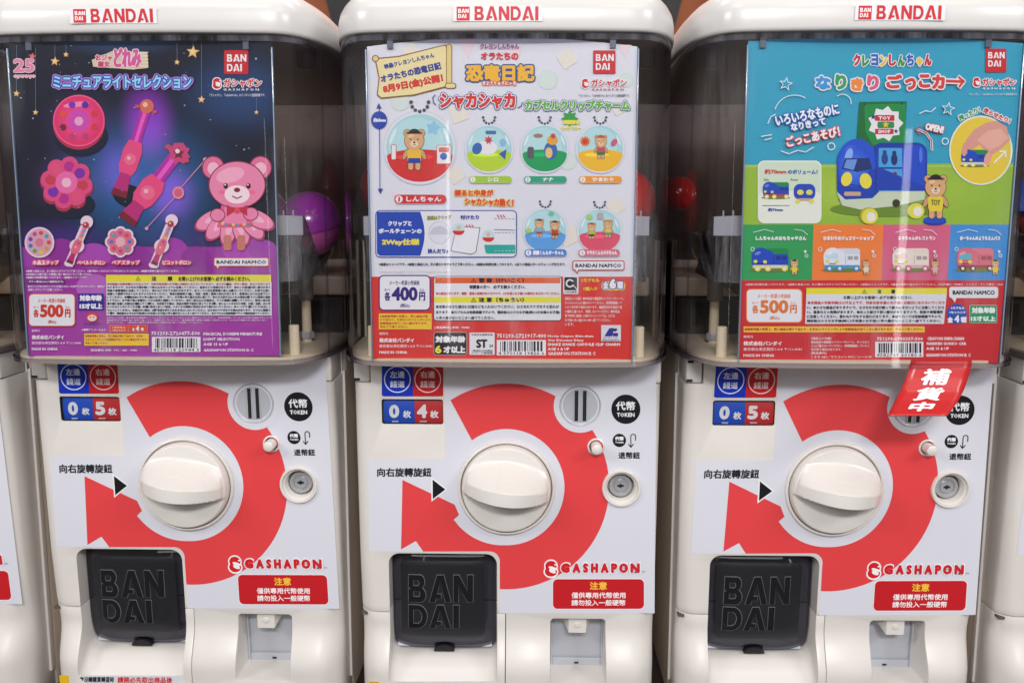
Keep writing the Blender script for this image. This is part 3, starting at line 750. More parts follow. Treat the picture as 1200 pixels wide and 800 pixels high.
# ================================================================== display cards
CY = -.0558
SLEEVE = plastic('sleeve_acrylic', (.20, .27, .38), .12, 0, 300, .5)
CARDG = 'printed display cards inside the globes'
def card(k, label, edges, bgcol, top):
    """edges: x0, x1 bottom-left/right in metres on the machine; top edge is an arc"""
    x, y, a = PLACE[k]; t = thing('display_card', label, 'display card', (x, y, 0), a, CARDG)
    pl_ = Plane(k, CY); (tl, tr, bl, br) = [pl_([e])[0] for e in edges]
    x0, x1 = (tl[0] + bl[0]) / 2, (tr[0] + br[0]) / 2; z0, z1 = (bl[2] + br[2]) / 2 + .0004, (tl[2] + tr[2]) / 2; rise = top
    P = [(bl[0], bl[2] + .003), (bl[0] + .001, bl[2] + .001), (bl[0] + .003, bl[2]), (br[0] - .003, br[2]), (br[0] - .001, br[2] + .001), (br[0], br[2] + .003), (tr[0], tr[2])]
    P += [(tr[0] + (tl[0] - tr[0]) * u, tr[2] + (tl[2] - tr[2]) * u + rise * (1 - (2 * u - 1) ** 2)) for u in np.linspace(0, 1, 17)[1:-1]] + [(tl[0], tl[2])]
    from_bm('card_board', prism(P, CY, CY + .0008), ink(bgcol), t)
    for nm_, xx in (('sleeve_edge', x0 - .0014), ('sleeve_edge', x1 + .0002)):
        bm_ = boxbm(xx, CY - .0022, z0, xx + .0012, CY + .0014, z1 - .002, .0004); a_, b_ = (bl, tl) if xx < 0 else (br, tr)
        for v_ in bm_.verts: v_.co.x += a_[0] + (b_[0] - a_[0]) * (v_.co.z - a_[2]) / (b_[2] - a_[2]) - (x0 if xx < 0 else x1)
        from_bm(nm_, bm_, SLEEVE, t, 30)
    Print.clip = (bl, tl, br, tr)
    return t, Plane(k, CY)

def legal(p, lines, x0, x1, y0, y1, col, b=.12, last=1.):
    n = len(lines); st = (y1 - y0) / n; mx = max(len(l) for l in lines)
    for i, l in enumerate(lines):
        w = (x1 - x0) * min(1, len(l) / mx)
        p.text(l, x0, y0 + i * st + st * .12, x0 + w, y0 + i * st + st * .86, col, b)
def barcode(p, x0, y0, x1, y1, digits, seed):
    rnd = random.Random(seed); p.rect(x0, y0, x1, y1, '#eceaf0'); x = x0 + (x1 - x0) * .07; e = x1 - (x1 - x0) * .07; yb = y1 - (y1 - y0) * .26; V = []; F = []
    u = (e - x) / 62
    while x < e:
        w = u * rnd.choice((1, 1, 2, 3)); k = len(V); yy = y0 + (y1 - y0) * .08
        V += [(x, yy), (x + w, yy), (x + w, yb), (x, yb)]; F += [(k, k + 1, k + 2), (k, k + 2, k + 3)]; x += w + u * rnd.choice((1, 1, 2))
    p._add(p.px(V), F, '#17161c')
    p.text(digits, x0 + (x1 - x0) * .03, yb + (y1 - y0) * .03, x1 - (x1 - x0) * .03, y1 - (y1 - y0) * .03, '#26242c', .12)
def price(t, pl, view, box, n, col, frame, lift=.0008, label=None):
    p = Print(pl, lift); p.view(*view); x0, y0, x1, y1 = box; w, h = x1 - x0, y1 - y0
    p.rr(x0, y0, x1, y1, h * .12, '#e9e8ee', frame, h * .035)
    p.text('メーカー希望小売価格', x0 + .19 * w, y0 + .13 * h, x0 + .8 * w, y0 + .27 * h, col, .12)
    p.text('かく', x0 + .09 * w, y0 + .37 * h, x0 + .21 * w, y0 + .45 * h, col, .1); p.text('えん', x0 + .80 * w, y0 + .37 * h, x0 + .90 * w, y0 + .45 * h, col, .1)
    p.text('各', x0 + .09 * w, y0 + .47 * h, x0 + .215 * w, y0 + .74 * h, col, .45); p.text(n, x0 + .235 * w, y0 + .32 * h, x0 + .76 * w, y0 + .74 * h, col, .95)
    p.text('円', x0 + .79 * w, y0 + .47 * h, x0 + .915 * w, y0 + .74 * h, col, .45); p.text('(税込)', x0 + .41 * w, y0 + .82 * h, x0 + .60 * w, y0 + .95 * h, col, .12)
    p.build('price_label', t, label)
def makers(p, x, y, w, h, col, china=True):
    """seller's block: four lines"""
    p.text('発売元', x, y, x + .17 * w, y + .12 * h, col, .06); p.text('株式会社バンダイ', x, y + .26 * h, x + .66 * w, y + .47 * h, col, .32)
    p.text('東京都台東区駒形1-4-8 〒111-8081', x, y + .56 * h, x + w, y + .70 * h, col, .05); p.text('MADE IN CHINA', x, y + .85 * h, x + .53 * w, y + .98 * h, col, .2)
def corner_logo(t, pl, view, sq, gm, kana, lat, foot, dark):
    p = Print(pl, .0009); p.view(*view); pr_square(p, *sq)
    pr_gmark(p, *gm, halo=True)
    p.text('ガシャポン', *kana, '#cf2029', .42, o=((.7, '#f0eef2'),)); p.text('G A S H A P O N', *lat, '#cf2029' if not dark else '#e8e4ea', .2); p.text('「ガシャポン」「GASHAPON」はバンダイの登録商標です。', *foot, '#30303a' if not dark else '#d9d8e4', .04)
    p.build('brand_mark', t)
def namco(t, pl, view, x0, y0, x1, y1, tail, line, bgc):
    p = Print(pl, .0011); p.view(*view); h = y1 - y0; w = .06 * h
    p.poly([(x0 + .08 * h, y1), (x0 + .5 * h, y1 + .62 * h), (x0 + .75 * h, y1)], line); p.rr(x0, y0, x1, y1, .15 * h, bgc, line, .13 * h)
    p.poly([(x0 + .2 * h, y1 - .1 * h), (x0 + .45 * h, y1 + .35 * h), (x0 + .6 * h, y1 - .1 * h)], bgc)
    p.text('BANDAI NAMCO', x0 + .25 * h, y0 + .26 * h, x1 - .25 * h, y1 - .24 * h, '#17161c', .55); p.build('speech_bubble_mark', t)
def wtri(p, cx, cy, r, col):
    a = [(cx + k * r * math.sin(math.radians(q)), cy + .2 * r - k * r * math.cos(math.radians(q))) for k in (1,) for q in (0, 120, 240)]
    b = [(cx + .68 * r * math.sin(math.radians(q)), cy + .2 * r - .68 * r * math.cos(math.radians(q))) for q in (0, 120, 240)]
    p.poly(a, col, [b[::-1]]); p.rect(cx - .07 * r, cy - .2 * r, cx + .07 * r, cy + .3 * r, col); p.rect(cx - .07 * r, cy + .42 * r, cx + .07 * r, cy + .55 * r, col)
def shade(c, k):
    r = [int(c[i:i + 2], 16) for i in (1, 3, 5)]; return '#%02x%02x%02x' % tuple(int(min(255, max(0, v * k if k < 1 else v + (255 - v) * (k - 1)))) for v in r)
def doll(p, cx, y0, h, hat, shirt, legs, skin='#d9a877', hatted=True):
    """plain teddy bear in a shirt, standing in for the printed figures"""
    w = h * .5; ln = '#4a3028'
    for d, k in ((1.1, None), (1., 1)):
        c_ = (lambda c: ln if k is None else c)
        e = (d - 1) * h * .12
        for sx in (-1, 1):
            p.ell(cx + sx * w * .34, y0 + .10 * h, w * .16 + e, w * .16 + e, c_(skin)); p.rr(cx + sx * w * .17 - w * .12 - e, y0 + .76 * h, cx + sx * w * .17 + w * .12 + e, y0 + .98 * h + e, w * .1, c_(skin))
            p.ell(cx + sx * w * .42, y0 + .61 * h, w * .10 + e, .13 * h + e, c_(shade(skin, .94)), -sx * 25)
        p.rr(cx - w * .33 - e, y0 + .48 * h - e, cx + w * .33 + e, y0 + .80 * h + e, w * .12, c_(shirt))
        if k: p.rr(cx - w * .30, y0 + .70 * h, cx + w * .30, y0 + .82 * h, w * .06, legs)
        p.ell(cx, y0 + .28 * h, w * .46 + e, .235 * h + e, c_(skin))
    for sx in (-1, 1): p.ell(cx + sx * w * .34, y0 + .10 * h, w * .08, w * .08, shade(skin, .8)); p.ell(cx + sx * w * .17, y0 + .25 * h, w * .035, h * .022, '#221a18')
    p.ell(cx, y0 + .36 * h, w * .19, h * .075, shade(skin, 1.45)); p.ell(cx, y0 + .325 * h, w * .06, h * .022, '#33221e'); p.line([(cx - w * .07, y0 + .375 * h), (cx, y0 + .39 * h), (cx + w * .07, y0 + .375 * h)], h * .012, '#33221e')
    p.ell(cx - w * .16, y0 + .17 * h, w * .14, h * .04, shade(skin, 1.3), -20)
    if hatted: p.ell(cx, y0 + .10 * h, w * .27, h * .10, hat, 0, 20, 180, 360); p.rr(cx - w * .34, y0 + .085 * h, cx + w * .34, y0 + .12 * h, h * .015, shade(hat, .8))
def charm(p, cx, cy, r, low, figs=None, chain=True):
    """clear round charm with a coloured lower half"""
    p.ell(cx, cy, r * 1.1, r * 1.12, '#d3d3e0'); p.ell(cx, cy, r * 1.06, r * 1.08, '#dedfea'); p.ell(cx, cy, r, r * 1.0, '#a9d3da')
    p.ell(cx - .1 * r, cy - .1 * r, r * .84, r * .8, '#b5dce1')
    p.ell(cx, cy + .22 * r, r * .98, r * .80, low, 0, 30, 0, 180); p.ell(cx, cy + .25 * r, r * .96, r * .20, low)
    p.ell(cx - .15 * r, cy + .28 * r, r * .55, r * .09, '#' + ''.join('%02x' % min(255, int(int(low[i:i + 2], 16) * 1.12 + 12)) for i in (1, 3, 5)))
    if chain:
        for i in range(7):
            t = math.radians(180 - 30 * i); p.ell(cx + .26 * r * math.cos(t), cy - 1.36 * r + .28 * r * math.sin(t), r * .055, r * .055, '#4b4a52')
    for sx in (-1, 1): p.ell(cx + sx * .80 * r, cy - .35 * r, r * .05, r * .25, '#dceef0', -sx * 22)
def pill(p, x0, y0, x1, y1, col, num, txt):
    h = y1 - y0; p.rr(x0, y0, x1, y1, h * .45, '#b9b6c2'); p.rr(x0 - 1, y0 - 2, x1 - 1, y1 - 2, h * .45, col); p.ell(x0 + .5 * h, (y0 + y1) / 2 - 2, h * .40, h * .40, '#eceaf0')
    p.text(num, x0 + .4 * h, y0 + .22 * h - 2, x0 + .6 * h, y1 - .22 * h - 2, col, .2)
    w = min(len(txt) * h * .78, (x1 - x0) - h * 1.5); c = (x0 + x1) / 2 + .35 * h; p.text(txt, c - w / 2, y0 + .18 * h - 2, c + w / 2, y1 - .2 * h - 2, '#f3eff2', .28)

# ---------------- middle card: white and red, round charms
t2, pl = card(2, 'white and red display card with six clear round charms, in the middle globe', ((430, 55), (747, 55), (437.5, 420.5), (739.5, 424.5)), '#dddee8', .0078)
p = Print(pl, .0002); p.view(380, 0, 2.857)
p.poly([(120, 926 + 0), (1060, 926), (1060, 1240), (120, 1240)], '#d8342f')
for a, b, c in (((450, 130), (510, 130), (482, 200)), ((985, 150), (1030, 152), (1006, 195)), ((592, 175), (665, 150), (650, 205)), ((225, 640), (310, 670), (240, 690))): p.poly([a, b, c], '#ead3dc')
for cx, cy, r in ((748, 268, 33), (255, 340, 32), (815, 540, 30), (1010, 270, 24)): p.ell(cx, cy, r, r, '#c3d6cc'); p.ell(cx, cy, r - 1.5, r - 1.5, '#d3e0da')
for cx, cy, r, a in ((812, 198, 38, 12), (450, 380, 40, 25), (290, 175, 34, 5), (440, 585, 36, 10), (820, 790, 40, 20), (975, 690, 36, 8), (985, 365, 26, 20)):
    p.poly([(cx + r * math.cos(math.radians(a + q)), cy + r * math.sin(math.radians(a + q))) for q in (0, 90, 180, 270)], '#e6dfd4')
p.build('card_background', t2)
p = Print(pl, .0006); p.view(380, 0, 2.857)     # scroll
p.poly([(168, 196), (250, 188), (405, 150), (422, 160), (418, 190), (424, 240), (428, 290), (400, 296), (300, 322), (190, 332), (176, 320), (182, 262), (172, 214)], '#8a5a2c')
p.poly([(172, 200), (252, 192), (402, 154), (417, 163), (413, 192), (420, 240), (423, 286), (398, 291), (300, 317), (192, 327), (180, 317), (186, 262), (177, 216)], '#ecdca2')
p.ell(172, 197, 12, 12, '#8a5a2c'); p.ell(172, 197, 8.5, 8.5, '#e2cb84'); p.rr(408, 148, 428, 290, 9, '#8a5a2c'); p.rr(410.5, 151, 425.5, 287, 7, '#e2cb84'); p.rr(404, 278, 442, 298, 9, '#8a5a2c'); p.rr(407, 281, 439, 295, 7, '#e8d698')
p.text('映画クレヨンしんちゃん', 199, 196, 371, 214, '#223a94', .3, rot=-13.5); p.text('オラたちの恐竜日記', 186, 230, 394, 256, '#223a94', .5, rot=-13); p.text('8月9日(金)公開！', 195, 266, 400, 298, '#d3322f', .62, rot=-11)
p.build('scroll_notice', t2)
p = Print(pl, .0006); p.view(380, 0, 2.857)     # titles
p.text('クレヨンしんちゃん', 522, 147, 652, 166, '#3559a8', .3, o=((.6, '#e9b2b8'),)); p.text('オラたちの', 524, 176, 650, 202, '#d3303a', .5)
p.text('恐竜日記', 474, 216, 704, 274, '#f1b52c', 1.1, o=((1.6, '#27508c'),)); p.text('きょうりゅうにっき', 530, 273, 642, 287, '#f3e8ea', .2, o=((.9, '#e0602e'),))
p.text('シャカシャカ', 386, 312, 640, 366, '#d3302f', 1.1, o=((1.0, '#eceaf0'), (1.9, '#26418c'))); p.text('カプセルクリップチャーム', 671, 336, 1023, 372, '#58b03c', .75, o=((.8, '#eceaf0'), (1.5, '#2a3d86')))
p.line([(372, 318), (364, 328), (366, 344), (374, 352)], 3, '#26418c'); p.line([(648, 362), (660, 356), (663, 344)], 3, '#26418c')
p.text('振ると中身が', 434, 866, 568, 892, '#e04a2a', .6, o=((.7, '#f2dc7a'),), rot=3) if False else None
p.build('title_lettering', t2)
corner_logo(t2, pl, (380, 0, 2.857), (900, 170, 975, 248), (874, 280, 14), (894, 265, 1013, 292), (894, 297, 1002, 304), (852, 316, 1022, 325), False)
# charms
def charm_part(name, fn, lift_=.0007, view=(380, 0, 2.857), target=None, plane=None):
    q = Print(plane or pl, lift_); q.view(*view); fn(q); return q.build(name, target or t2)
def big(q):
    charm(q, 320, 495, 112, '#d32c2c'); q.star(365, 430, 26, '#8cc4e0', 10, .6); q.rr(378, 488, 424, 548, 2, '#e9e4e6', '#c9403c', 2); q.rect(384, 494, 418, 510, '#d66a5a'); q.ell(400, 524, 12, 12, '#3c62b8'); q.rr(226, 486, 240, 534, 4, '#e9e4e6', '#c9403c', 2)
    doll(q, 302, 432, 140, '#2e2320', '#eab83a', '#243f9e')
charm_part('charm_picture', big)
def c2_(q): charm(q, 552, 497, 76, '#b6d432'); q.ell(545, 495, 34, 24, '#e8e4ea'); q.ell(512, 498, 16, 20, '#2f66b0', 20); q.star(550, 470, 16, '#c43c44', 0, .5, 7); q.ell(598, 478, 11, 13, '#8ab8e0'); q.poly([(585, 515), (610, 500), (606, 535)], '#2c5aa6'); q.rr(540, 438, 576, 450, 5, '#4a6ea8')
def c3_(q): charm(q, 738, 497, 76, '#0f9c58'); q.ell(758, 505, 22, 30, '#2f66b0'); q.ell(752, 512, 12, 18, '#e6c07a'); q.ell(764, 470, 18, 16, '#e0a23a'); q.star(766, 456, 12, '#c43c44', 0, .5, 7); q.rr(680, 492, 702, 532, 8, '#55575e'); q.ell(716, 455, 16, 7, '#9a7a62')
def c4_(q): charm(q, 924, 497, 76, '#efb92a'); q.star(873, 474, 19, '#e0702a', 0, .7, 12); q.ell(873, 474, 9, 9, '#cf3a24'); doll(q, 926, 452, 82, '#c85a30', '#c24a60', '#2f7a3a'); q.ell(970, 478, 9, 14, '#c85a7c', 30)
def c5_(q): charm(q, 740, 770, 70, '#5b9fe0'); doll(q, 720, 732, 62, '#24428c', '#6fb0d8', '#b04048'); doll(q, 772, 738, 62, '#4a3a30', '#b8452f', '#8a3a2c'); q.star(760, 715, 11, '#6fbf9a', 0, .5, 7); q.ell(684, 772, 9, 9, '#a8cf6a')
def c6_(q): charm(q, 922, 772, 70, '#dd4a68'); doll(q, 895, 745, 56, '#b04050', '#a6c83a', '#2a2a30'); doll(q, 950, 735, 62, '#c8954a', '#e0c44a', '#4a8aa8'); q.ell(888, 726, 9, 9, '#a8cf6a'); q.rr(914, 712, 934, 734, 3, '#b8a8b0')
for f_ in (c2_, c3_, c4_, c5_, c6_): charm_part('charm_picture', f_)
q = Print(pl, .0008); q.view(380, 0, 2.857)
pill(q, 236, 654, 410, 684, '#cf2f38', '1', 'しんちゃん'); pill(q, 486, 592, 628, 615, '#a5c93a', '2', 'シロ'); pill(q, 670, 592, 812, 615, '#27a27c', '3', 'ナナ'); pill(q, 854, 592, 996, 615, '#ee9a2c', '4', 'ひまわり')
pill(q, 672, 836, 812, 860, '#4a82d0', '5', '風間くん＆ボーちゃん'); pill(q, 852, 836, 990, 860, '#d6647e', '6', 'マサオくん＆ネネちゃん')
q.build('name_pill', t2)
q = Print(pl, .0008); q.view(380, 0, 2.857)
q.line([(185, 355), (187, 640)], 2.6, '#1f3a9a'); q.poly([(183, 345), (192, 364), (175, 364)], '#1f3a9a'); q.poly([(188, 650), (197, 632), (180, 632)], '#1f3a9a'); q.ell(184, 403, 27, 30, '#1c3fa6')
q.text('約65mm', 165, 395, 207, 410, '#e9ebf3', .3); q.text('振ると中身が', 436, 856, 568, 884, '#e04a2a', .6, o=((.8, '#f0d070'),), rot=3) if False else None
q.text('振ると中身が', 436, 635, 566, 657, '#dd4427', .55, o=((.8, '#f0d070'),)); q.text('シャカシャカ動く！', 470, 664, 634, 690, '#dd4427', .55, o=((.8, '#f0d070'),), rot=2)
q.star(822, 398, 30, '#2f9a48', 0, .6, 8); q.text('期間限定', 800, 402, 856, 418, '#e9e24a', .35); q.text('キャラクター', 792, 422, 860, 438, '#e9e24a', .35)
q.build('callout_lettering', t2)
q = Print(pl, .0007); q.view(440, 160, 5.333)
q.rr(6, 466, 878, 750, 24, '#e3e3ec', '#23409a', 6)
q.poly([(8, 470), (280, 470)] + [(280 + 28 * math.sin(math.pi * i / 12), 470 + 276 * i / 12) for i in range(13)] + [(280, 746), (28, 746), (10, 730)], '#1c44b0')
q.text('クリップと', 78, 526, 228, 560, '#e9ebf3', .5); q.text('ボールチェーンの', 20, 574, 290, 606, '#e9ebf3', .5); q.text('2Way仕様', 40, 638, 276, 684, '#ecd94e', .7)
q.ell(400, 600, 68, 72, '#b9bccb'); q.ell(400, 600, 64, 68, '#dcdde6'); q.ell(400, 612, 58, 52, '#c3c5d2', 0, 24, 180, 360); q.text('接続はクリップ', 322, 492, 474, 522, '#8f8a2c', .3, rot=-2)
q.text('付けたり', 530, 490, 648, 520, '#1f3a9a', .45); q.text('挟んだり♪', 326, 700, 456, 732, '#1f3a9a', .45)
q.poly([(506, 560), (656, 568), (630, 722), (600, 738), (470, 716)], '#5a5c68'); q.poly([(509, 564), (651, 572), (626, 720), (600, 733), (474, 713)], '#e9e9f0')
for cx, cy in ((520, 578), (706, 620)): q.ell(cx, cy, 38, 38, '#c4dde2'); q.ell(cx, cy + 10, 37, 28, '#d32c2c', 0, 20, 0, 180); q.ell(cx, cy - 8, 12, 14, '#e2b493')
for cx, cy in ((585, 560), (780, 498)):
    for d in (-18, 0, 18): q.line([(cx + d, cy - 8), (cx + d + 10, cy + 8)], 6, '#d3302f')
q.poly([(704, 470), (726, 470), (732, 640), (760, 676), (680, 676), (690, 728), (874, 728), (874, 676), (760, 676), (712, 640)], '#1fa79a'); q.rect(700, 676, 874, 730, '#1fa79a')
for x in range(745, 862, 22): q.rect(x, 512, x + 12, 515, '#6a6d7c'); q.rect(x, 598, x + 12, 601, '#6a6d7c'); q.rect(x, 712, x + 12, 715, '#d9e6e6')
q.line([(740, 580), (872, 584)], 3, '#6a6d7c')
q.build('usage_panel', t2)
q = Print(pl, .0008); q.view(430, 300, 6.4)
q.text('※画像はイメージです。※画像と商品とは、多少異なりますのでご了承ください。※画像は処理を施しております。※全ての商品にボールチェーンが付きます。', 92, 50, 1490, 72, '#2c2c38', .12)
q.text('©臼井儀人／双葉社・シンエイ・テレビ朝日・ADK 2024', 92, 104, 612, 124, '#f0dfe2', .15)
q.rr(505, 154, 1456, 480, 20, '#e4e4ec', '#4a3a44', 5); q.rect(512, 160, 1450, 204, '#e2602c'); q.rect(508, 304, 1453, 348, '#e8dc36')
wtri(q, 800, 182, 24, '#1c1a20'); q.text('警 告（けいこく）', 838, 162, 1178, 200, '#1c1a20', .4); wtri(q, 800, 328, 24, '#1c1a20'); q.text('注 意（ちゅうい）', 838, 308, 1178, 346, '#1c1a20', .4)
q.text('保護者の方へ　必ずお読みください。', 768, 216, 1190, 246, '#26242c', .22); q.text('●小部品があります。誤飲・窒息の危険がありますので、3才未満のお子様には絶対に与えないでください。', 518, 268, 1446, 292, '#d0363a', .16)
q.text('●本体のはさむ部分には指などを入れないでください。はさまれてケガをする恐れが', 518, 366, 1440, 392, '#2a2830', .18); q.text('あります。●カプセルは包装容器ですので、開封後は小さなお子様(特に3才未満のお子様)', 518, 408, 1446, 436, '#2a2830', .18); q.text('の手の届かないところへ捨ててください。', 518, 450, 960, 474, '#2a2830', .18)
q.build('warning_panel', t2)
price(t2, pl, (430, 300, 6.4), (98, 150, 470, 400), '400', '#3b1f78', '#3b1f78')
q = Print(pl, .0008); q.view(430, 300, 6.4)
q.rect(90, 430, 486, 548, '#f0c53a'); legal(q, ['※自動販売機の性質上、同じ商品が続', 'けて出たり、お求めのタイミングにより', '記載商品が出てこない事があります。', '予めご了承ください。'], 98, 478, 438, 542, '#b3452a', .14)
q.text('[ 製品素材 ] 本体：MABS', 508, 524, 770, 546, '#f0dfe2', .15); makers(q, 94, 570, 396, 164, '#f2e2e4')
q.rr(505, 572, 748, 738, 16, '#17161b', '#d9c9cc', 3); q.text('対象年齢', 514, 596, 740, 648, '#f1eff2', .6); q.text('6', 512, 668, 560, 728, '#efe23c', 1.); q.text('才以上', 574, 672, 740, 728, '#f1eff2', .65)
q.rr(770, 572, 958, 738, 6, '#e7e6ec'); q.text('玩具安全基準合格', 784, 580, 944, 596, '#33313a', .08); q.text('ST', 820, 622, 904, 688, '#17161b', 1.2); q.text('24', 918, 660, 946, 682, '#33313a', .2); q.text('一般社団法人日本玩具協会', 784, 700, 944, 716, '#33313a', .08); q.text('STマーク管理室', 784, 718, 944, 732, '#33313a', .08)
q.build('age_and_safety_marks', t2)
q = Print(pl, .0008); q.view(580, 300, 6.4)
q.text('751293-2721917-400', 14, 582, 384, 612, '#f2e2e4', .22); barcode(q, 14, 628, 382, 742, '4 570118 19826 6', 3)
legal(q, ['Movie Crayon Shin-chan:', 'Our Dinosaur Diary'], 396, 740, 586, 648, '#f2e2e4', .2); q.text('SHAKE SHAKE CAPSULE CLIP CHARM', 396, 650, 938, 672, '#f2e2e4', .22); q.text('AGE 6 & UP', 396, 684, 558, 706, '#f2e2e4', .22); q.text('GASHAPON STATION II: C', 396, 716, 754, 742, '#f2e2e4', .22)
q.build('product_code', t2)
q = Print(pl, .0008); q.view(580, 300, 6.4)
q.rr(512, 150, 626, 284, 12, '#e4e2ea'); q.rr(520, 158, 616, 256, 8, '#17161b'); q.ell(562, 204, 32, 32, '#e4e2ea'); q.ell(562, 204, 20, 20, '#17161b'); q.rect(566, 190, 600, 214, '#17161b'); q.line([(590, 222), (616, 250)], 6, '#e4e2ea'); q.text('ST安全基準', 522, 262, 614, 276, '#33313a', .08)
q.text('1カプセル', 650, 166, 784, 196, '#efc63c', .5); q.text('1個入り', 664, 230, 768, 260, '#efc63c', .5); q.rr(798, 190, 976, 258, 26, '#efc63c'); q.text('全', 808, 188, 852, 246, '#e9e6f2', .6, o=((.9, '#2a2f8a'),)); q.text('6', 858, 170, 908, 246, '#f2f0f6', 1.1, o=((1., '#2a2f8a'),)); q.text('種', 914, 188, 962, 246, '#e9e6f2', .6, o=((.9, '#2a2f8a'),))
legal(q, ['《使用上の注意》●本商品を樹脂製のソファーやシート、', 'タイルなどの上に置かないでください。長時間接触して', 'いると色が移る場合があります。●直射日光や高温多湿', 'の場所に置いたり、保管しないでください。●本商品', '落下時等に破損した破片などについては、小さな', 'お子様の手の届かない所へ捨ててください。', 'います。'], 524, 968, 302, 528, '#f0d4d6', .06)
q.rect(796, 516, 944, 636, '#dcd9e4'); q.poly([(820, 600), (856, 540), (892, 536), (880, 600)], '#2c2f94'); q.ell(900, 552, 17, 11, '#3a2a3a', -20); q.rect(884, 574, 922, 600, '#2c2f94'); q.text('STマーク', 812, 606, 920, 616, '#33313a', .1); q.text('Association', 804, 620, 932, 632, '#2a2f8a', .15)
q.build('contents_panel', t2)
namco(t2, pl, (580, 300, 6.4), 588, 40, 964, 100, 0, '#c9302f', '#e6e5ec')

# ---------------- left card: navy and purple, pink toys
t1, pl1 = card(1, 'navy and purple display card with pink light up toys, in the left globe', ((10, 51), (318, 56), (35, 418), (328, 417)), '#0c1430', .0050)
q = Print(pl1, .0002); q.view(0, 0, 3)
def glow_print(pl, base, glows):
    """printed night sky with soft coloured glows round the toys"""
    m = bpy.data.materials.new('printed_night_sky'); m.use_nodes = True; nt = m.node_tree; b = nt.nodes['Principled BSDF']; setp(b, Roughness=.42, Specular_IOR_Level=.3)
    g = nt.nodes.new('ShaderNodeNewGeometry'); tc = nt.nodes.new('ShaderNodeTexCoord'); last = None
    def vm(op, a, b_):
        n = nt.nodes.new('ShaderNodeVectorMath'); n.operation = op
        for k, v in enumerate((a, b_)):
            if v is None: continue
            if isinstance(v, tuple): n.inputs[k].default_value = v
            else: nt.links.new(v, n.inputs[k])
        return n
    acc = vm('ADD', hexc(base)[:3], (0, 0, 0)).outputs[0]
    for cx, cy, rx, ry, col in glows:
        (p0,), (p1,), (p2,) = pl([(cx / 3, cy / 3)]), pl([((cx + rx) / 3, cy / 3)]), pl([(cx / 3, (cy + ry) / 3)])
        d = vm('SUBTRACT', tc.outputs['Object'], (p0[0], 0, p0[2])); d = vm('MULTIPLY', d.outputs[0], (1 / abs(p1[0] - p0[0]), 0, 1 / abs(p2[2] - p0[2])))
        ln = vm('LENGTH', d.outputs[0], None)
        r = nt.nodes.new('ShaderNodeMapRange'); r.interpolation_type = 'SMOOTHERSTEP'; r.inputs[1].default_value = 1; r.inputs[2].default_value = 0; nt.links.new(ln.outputs['Value'], r.inputs[0])
        sc = nt.nodes.new('ShaderNodeVectorMath'); sc.operation = 'SCALE'; sc.inputs[0].default_value = hexc(col)[:3]; nt.links.new(r.outputs[0], sc.inputs['Scale'])
        acc = vm('ADD', acc, sc.outputs[0]).outputs[0]
    nt.links.new(acc, b.inputs['Base Color']); return m
sky = glow_print(pl1, '#0a1128', [(500, 640, 420, 330, '#1f5c94'), (840, 330, 300, 200, '#1b3c68'), (420, 130, 330, 90, '#2c4c70'), (520, 430, 130, 190, '#8a1fb4'), (420, 600, 120, 160, '#5a1c90'), (600, 680, 130, 150, '#7a20a8'), (280, 440, 170, 160, '#3c1a50'), (240, 650, 170, 150, '#4a1850'), (200, 860, 300, 120, '#3c1a70'), (640, 860, 300, 130, '#30205c')])
q.poly([(0, 120), (1020, 120), (1020, 900), (0, 900)], sky)
q.rect(40, 868, 1020, 1290, '#9a2f9c')
for cx, cy, r, c in ((90, 900, 60, '#a03aa6'), (215, 880, 55, '#8e2a94'), (330, 900, 60, '#a945b0'), (470, 915, 70, '#8e2a94'), (600, 880, 60, '#a03aa6'), (690, 905, 52, '#8e2a94'), (860, 870, 80, '#b042b4'), (930, 880, 50, '#a03aa6'), (160, 1000, 60, '#a845ae'), (330, 1010, 62, '#b562bb'), (700, 940, 50, '#8a2a90'), (400, 1130, 70, '#9c349e')):
    x = min(cx, 975 - r) if cx > 500 else max(cx, 95 + r * .6) if cx < 120 else cx
    q.ell(x, cy, r, r * .75, c)
q.rect(40, 1040, 1020, 1290, '#a23aa0')
q.build('card_background', t1)
q = Print(pl1, .0009); q.view(0, 0, 3)
for x, y0, y1, r in ((60, 160, 330, 13), (127, 170, 396, 11), (195, 160, 217, 17), (234, 155, 193, 11), (624, 150, 220, 11), (680, 150, 184, 24), (710, 150, 351, 14), (903, 345, 396, 9)):
    q.line([(x, y0), (x, y1)], 1.2, '#7585a0'); q.star(x, y1, r, '#dfae62', 6); q.star(x - 1, y1 - 1, r * .62, '#f0d29a', 6)
rs = random.Random(4); q.STEP = 0
for i in range(60):
    x, y = rs.uniform(60, 940), rs.uniform(160, 800); q.ell(x, y, 1 + 3.2 * rs.random() ** 3, 1 + 3.2 * rs.random() ** 3, '#9fb4d0', n=8)
q.build('star_picture', t1)
def pink_disc(p, cx, cy, r):
    p.ell(cx, cy + .12 * r, r, r, '#b42c4c'); p.ell(cx, cy, r, r * 1.0, '#f0588c'); p.glow(cx, cy, r * .95, r * .94, '#dc2c60', '#f2509c', 6); p.ell(cx - .1 * r, cy - .62 * r, r * .5, r * .10, '#f48ab4', -8); p.ell(cx, cy - .02 * r, r * .42, r * .42, '#cf48b0'); p.ell(cx, cy + .02 * r, r * .17, r * .17, '#e8a6c8')
    for i in range(8):
        a = math.radians(45 * i + 22); p.ell(cx + .66 * r * math.cos(a), cy + .66 * r * math.sin(a), r * .13, r * .13, ('#d63848', '#7a1a3c', '#5a22a8', '#c43a7a', '#e0503c', '#d63848', '#c43a7a', '#7a30b8')[(i * 3) % 8])
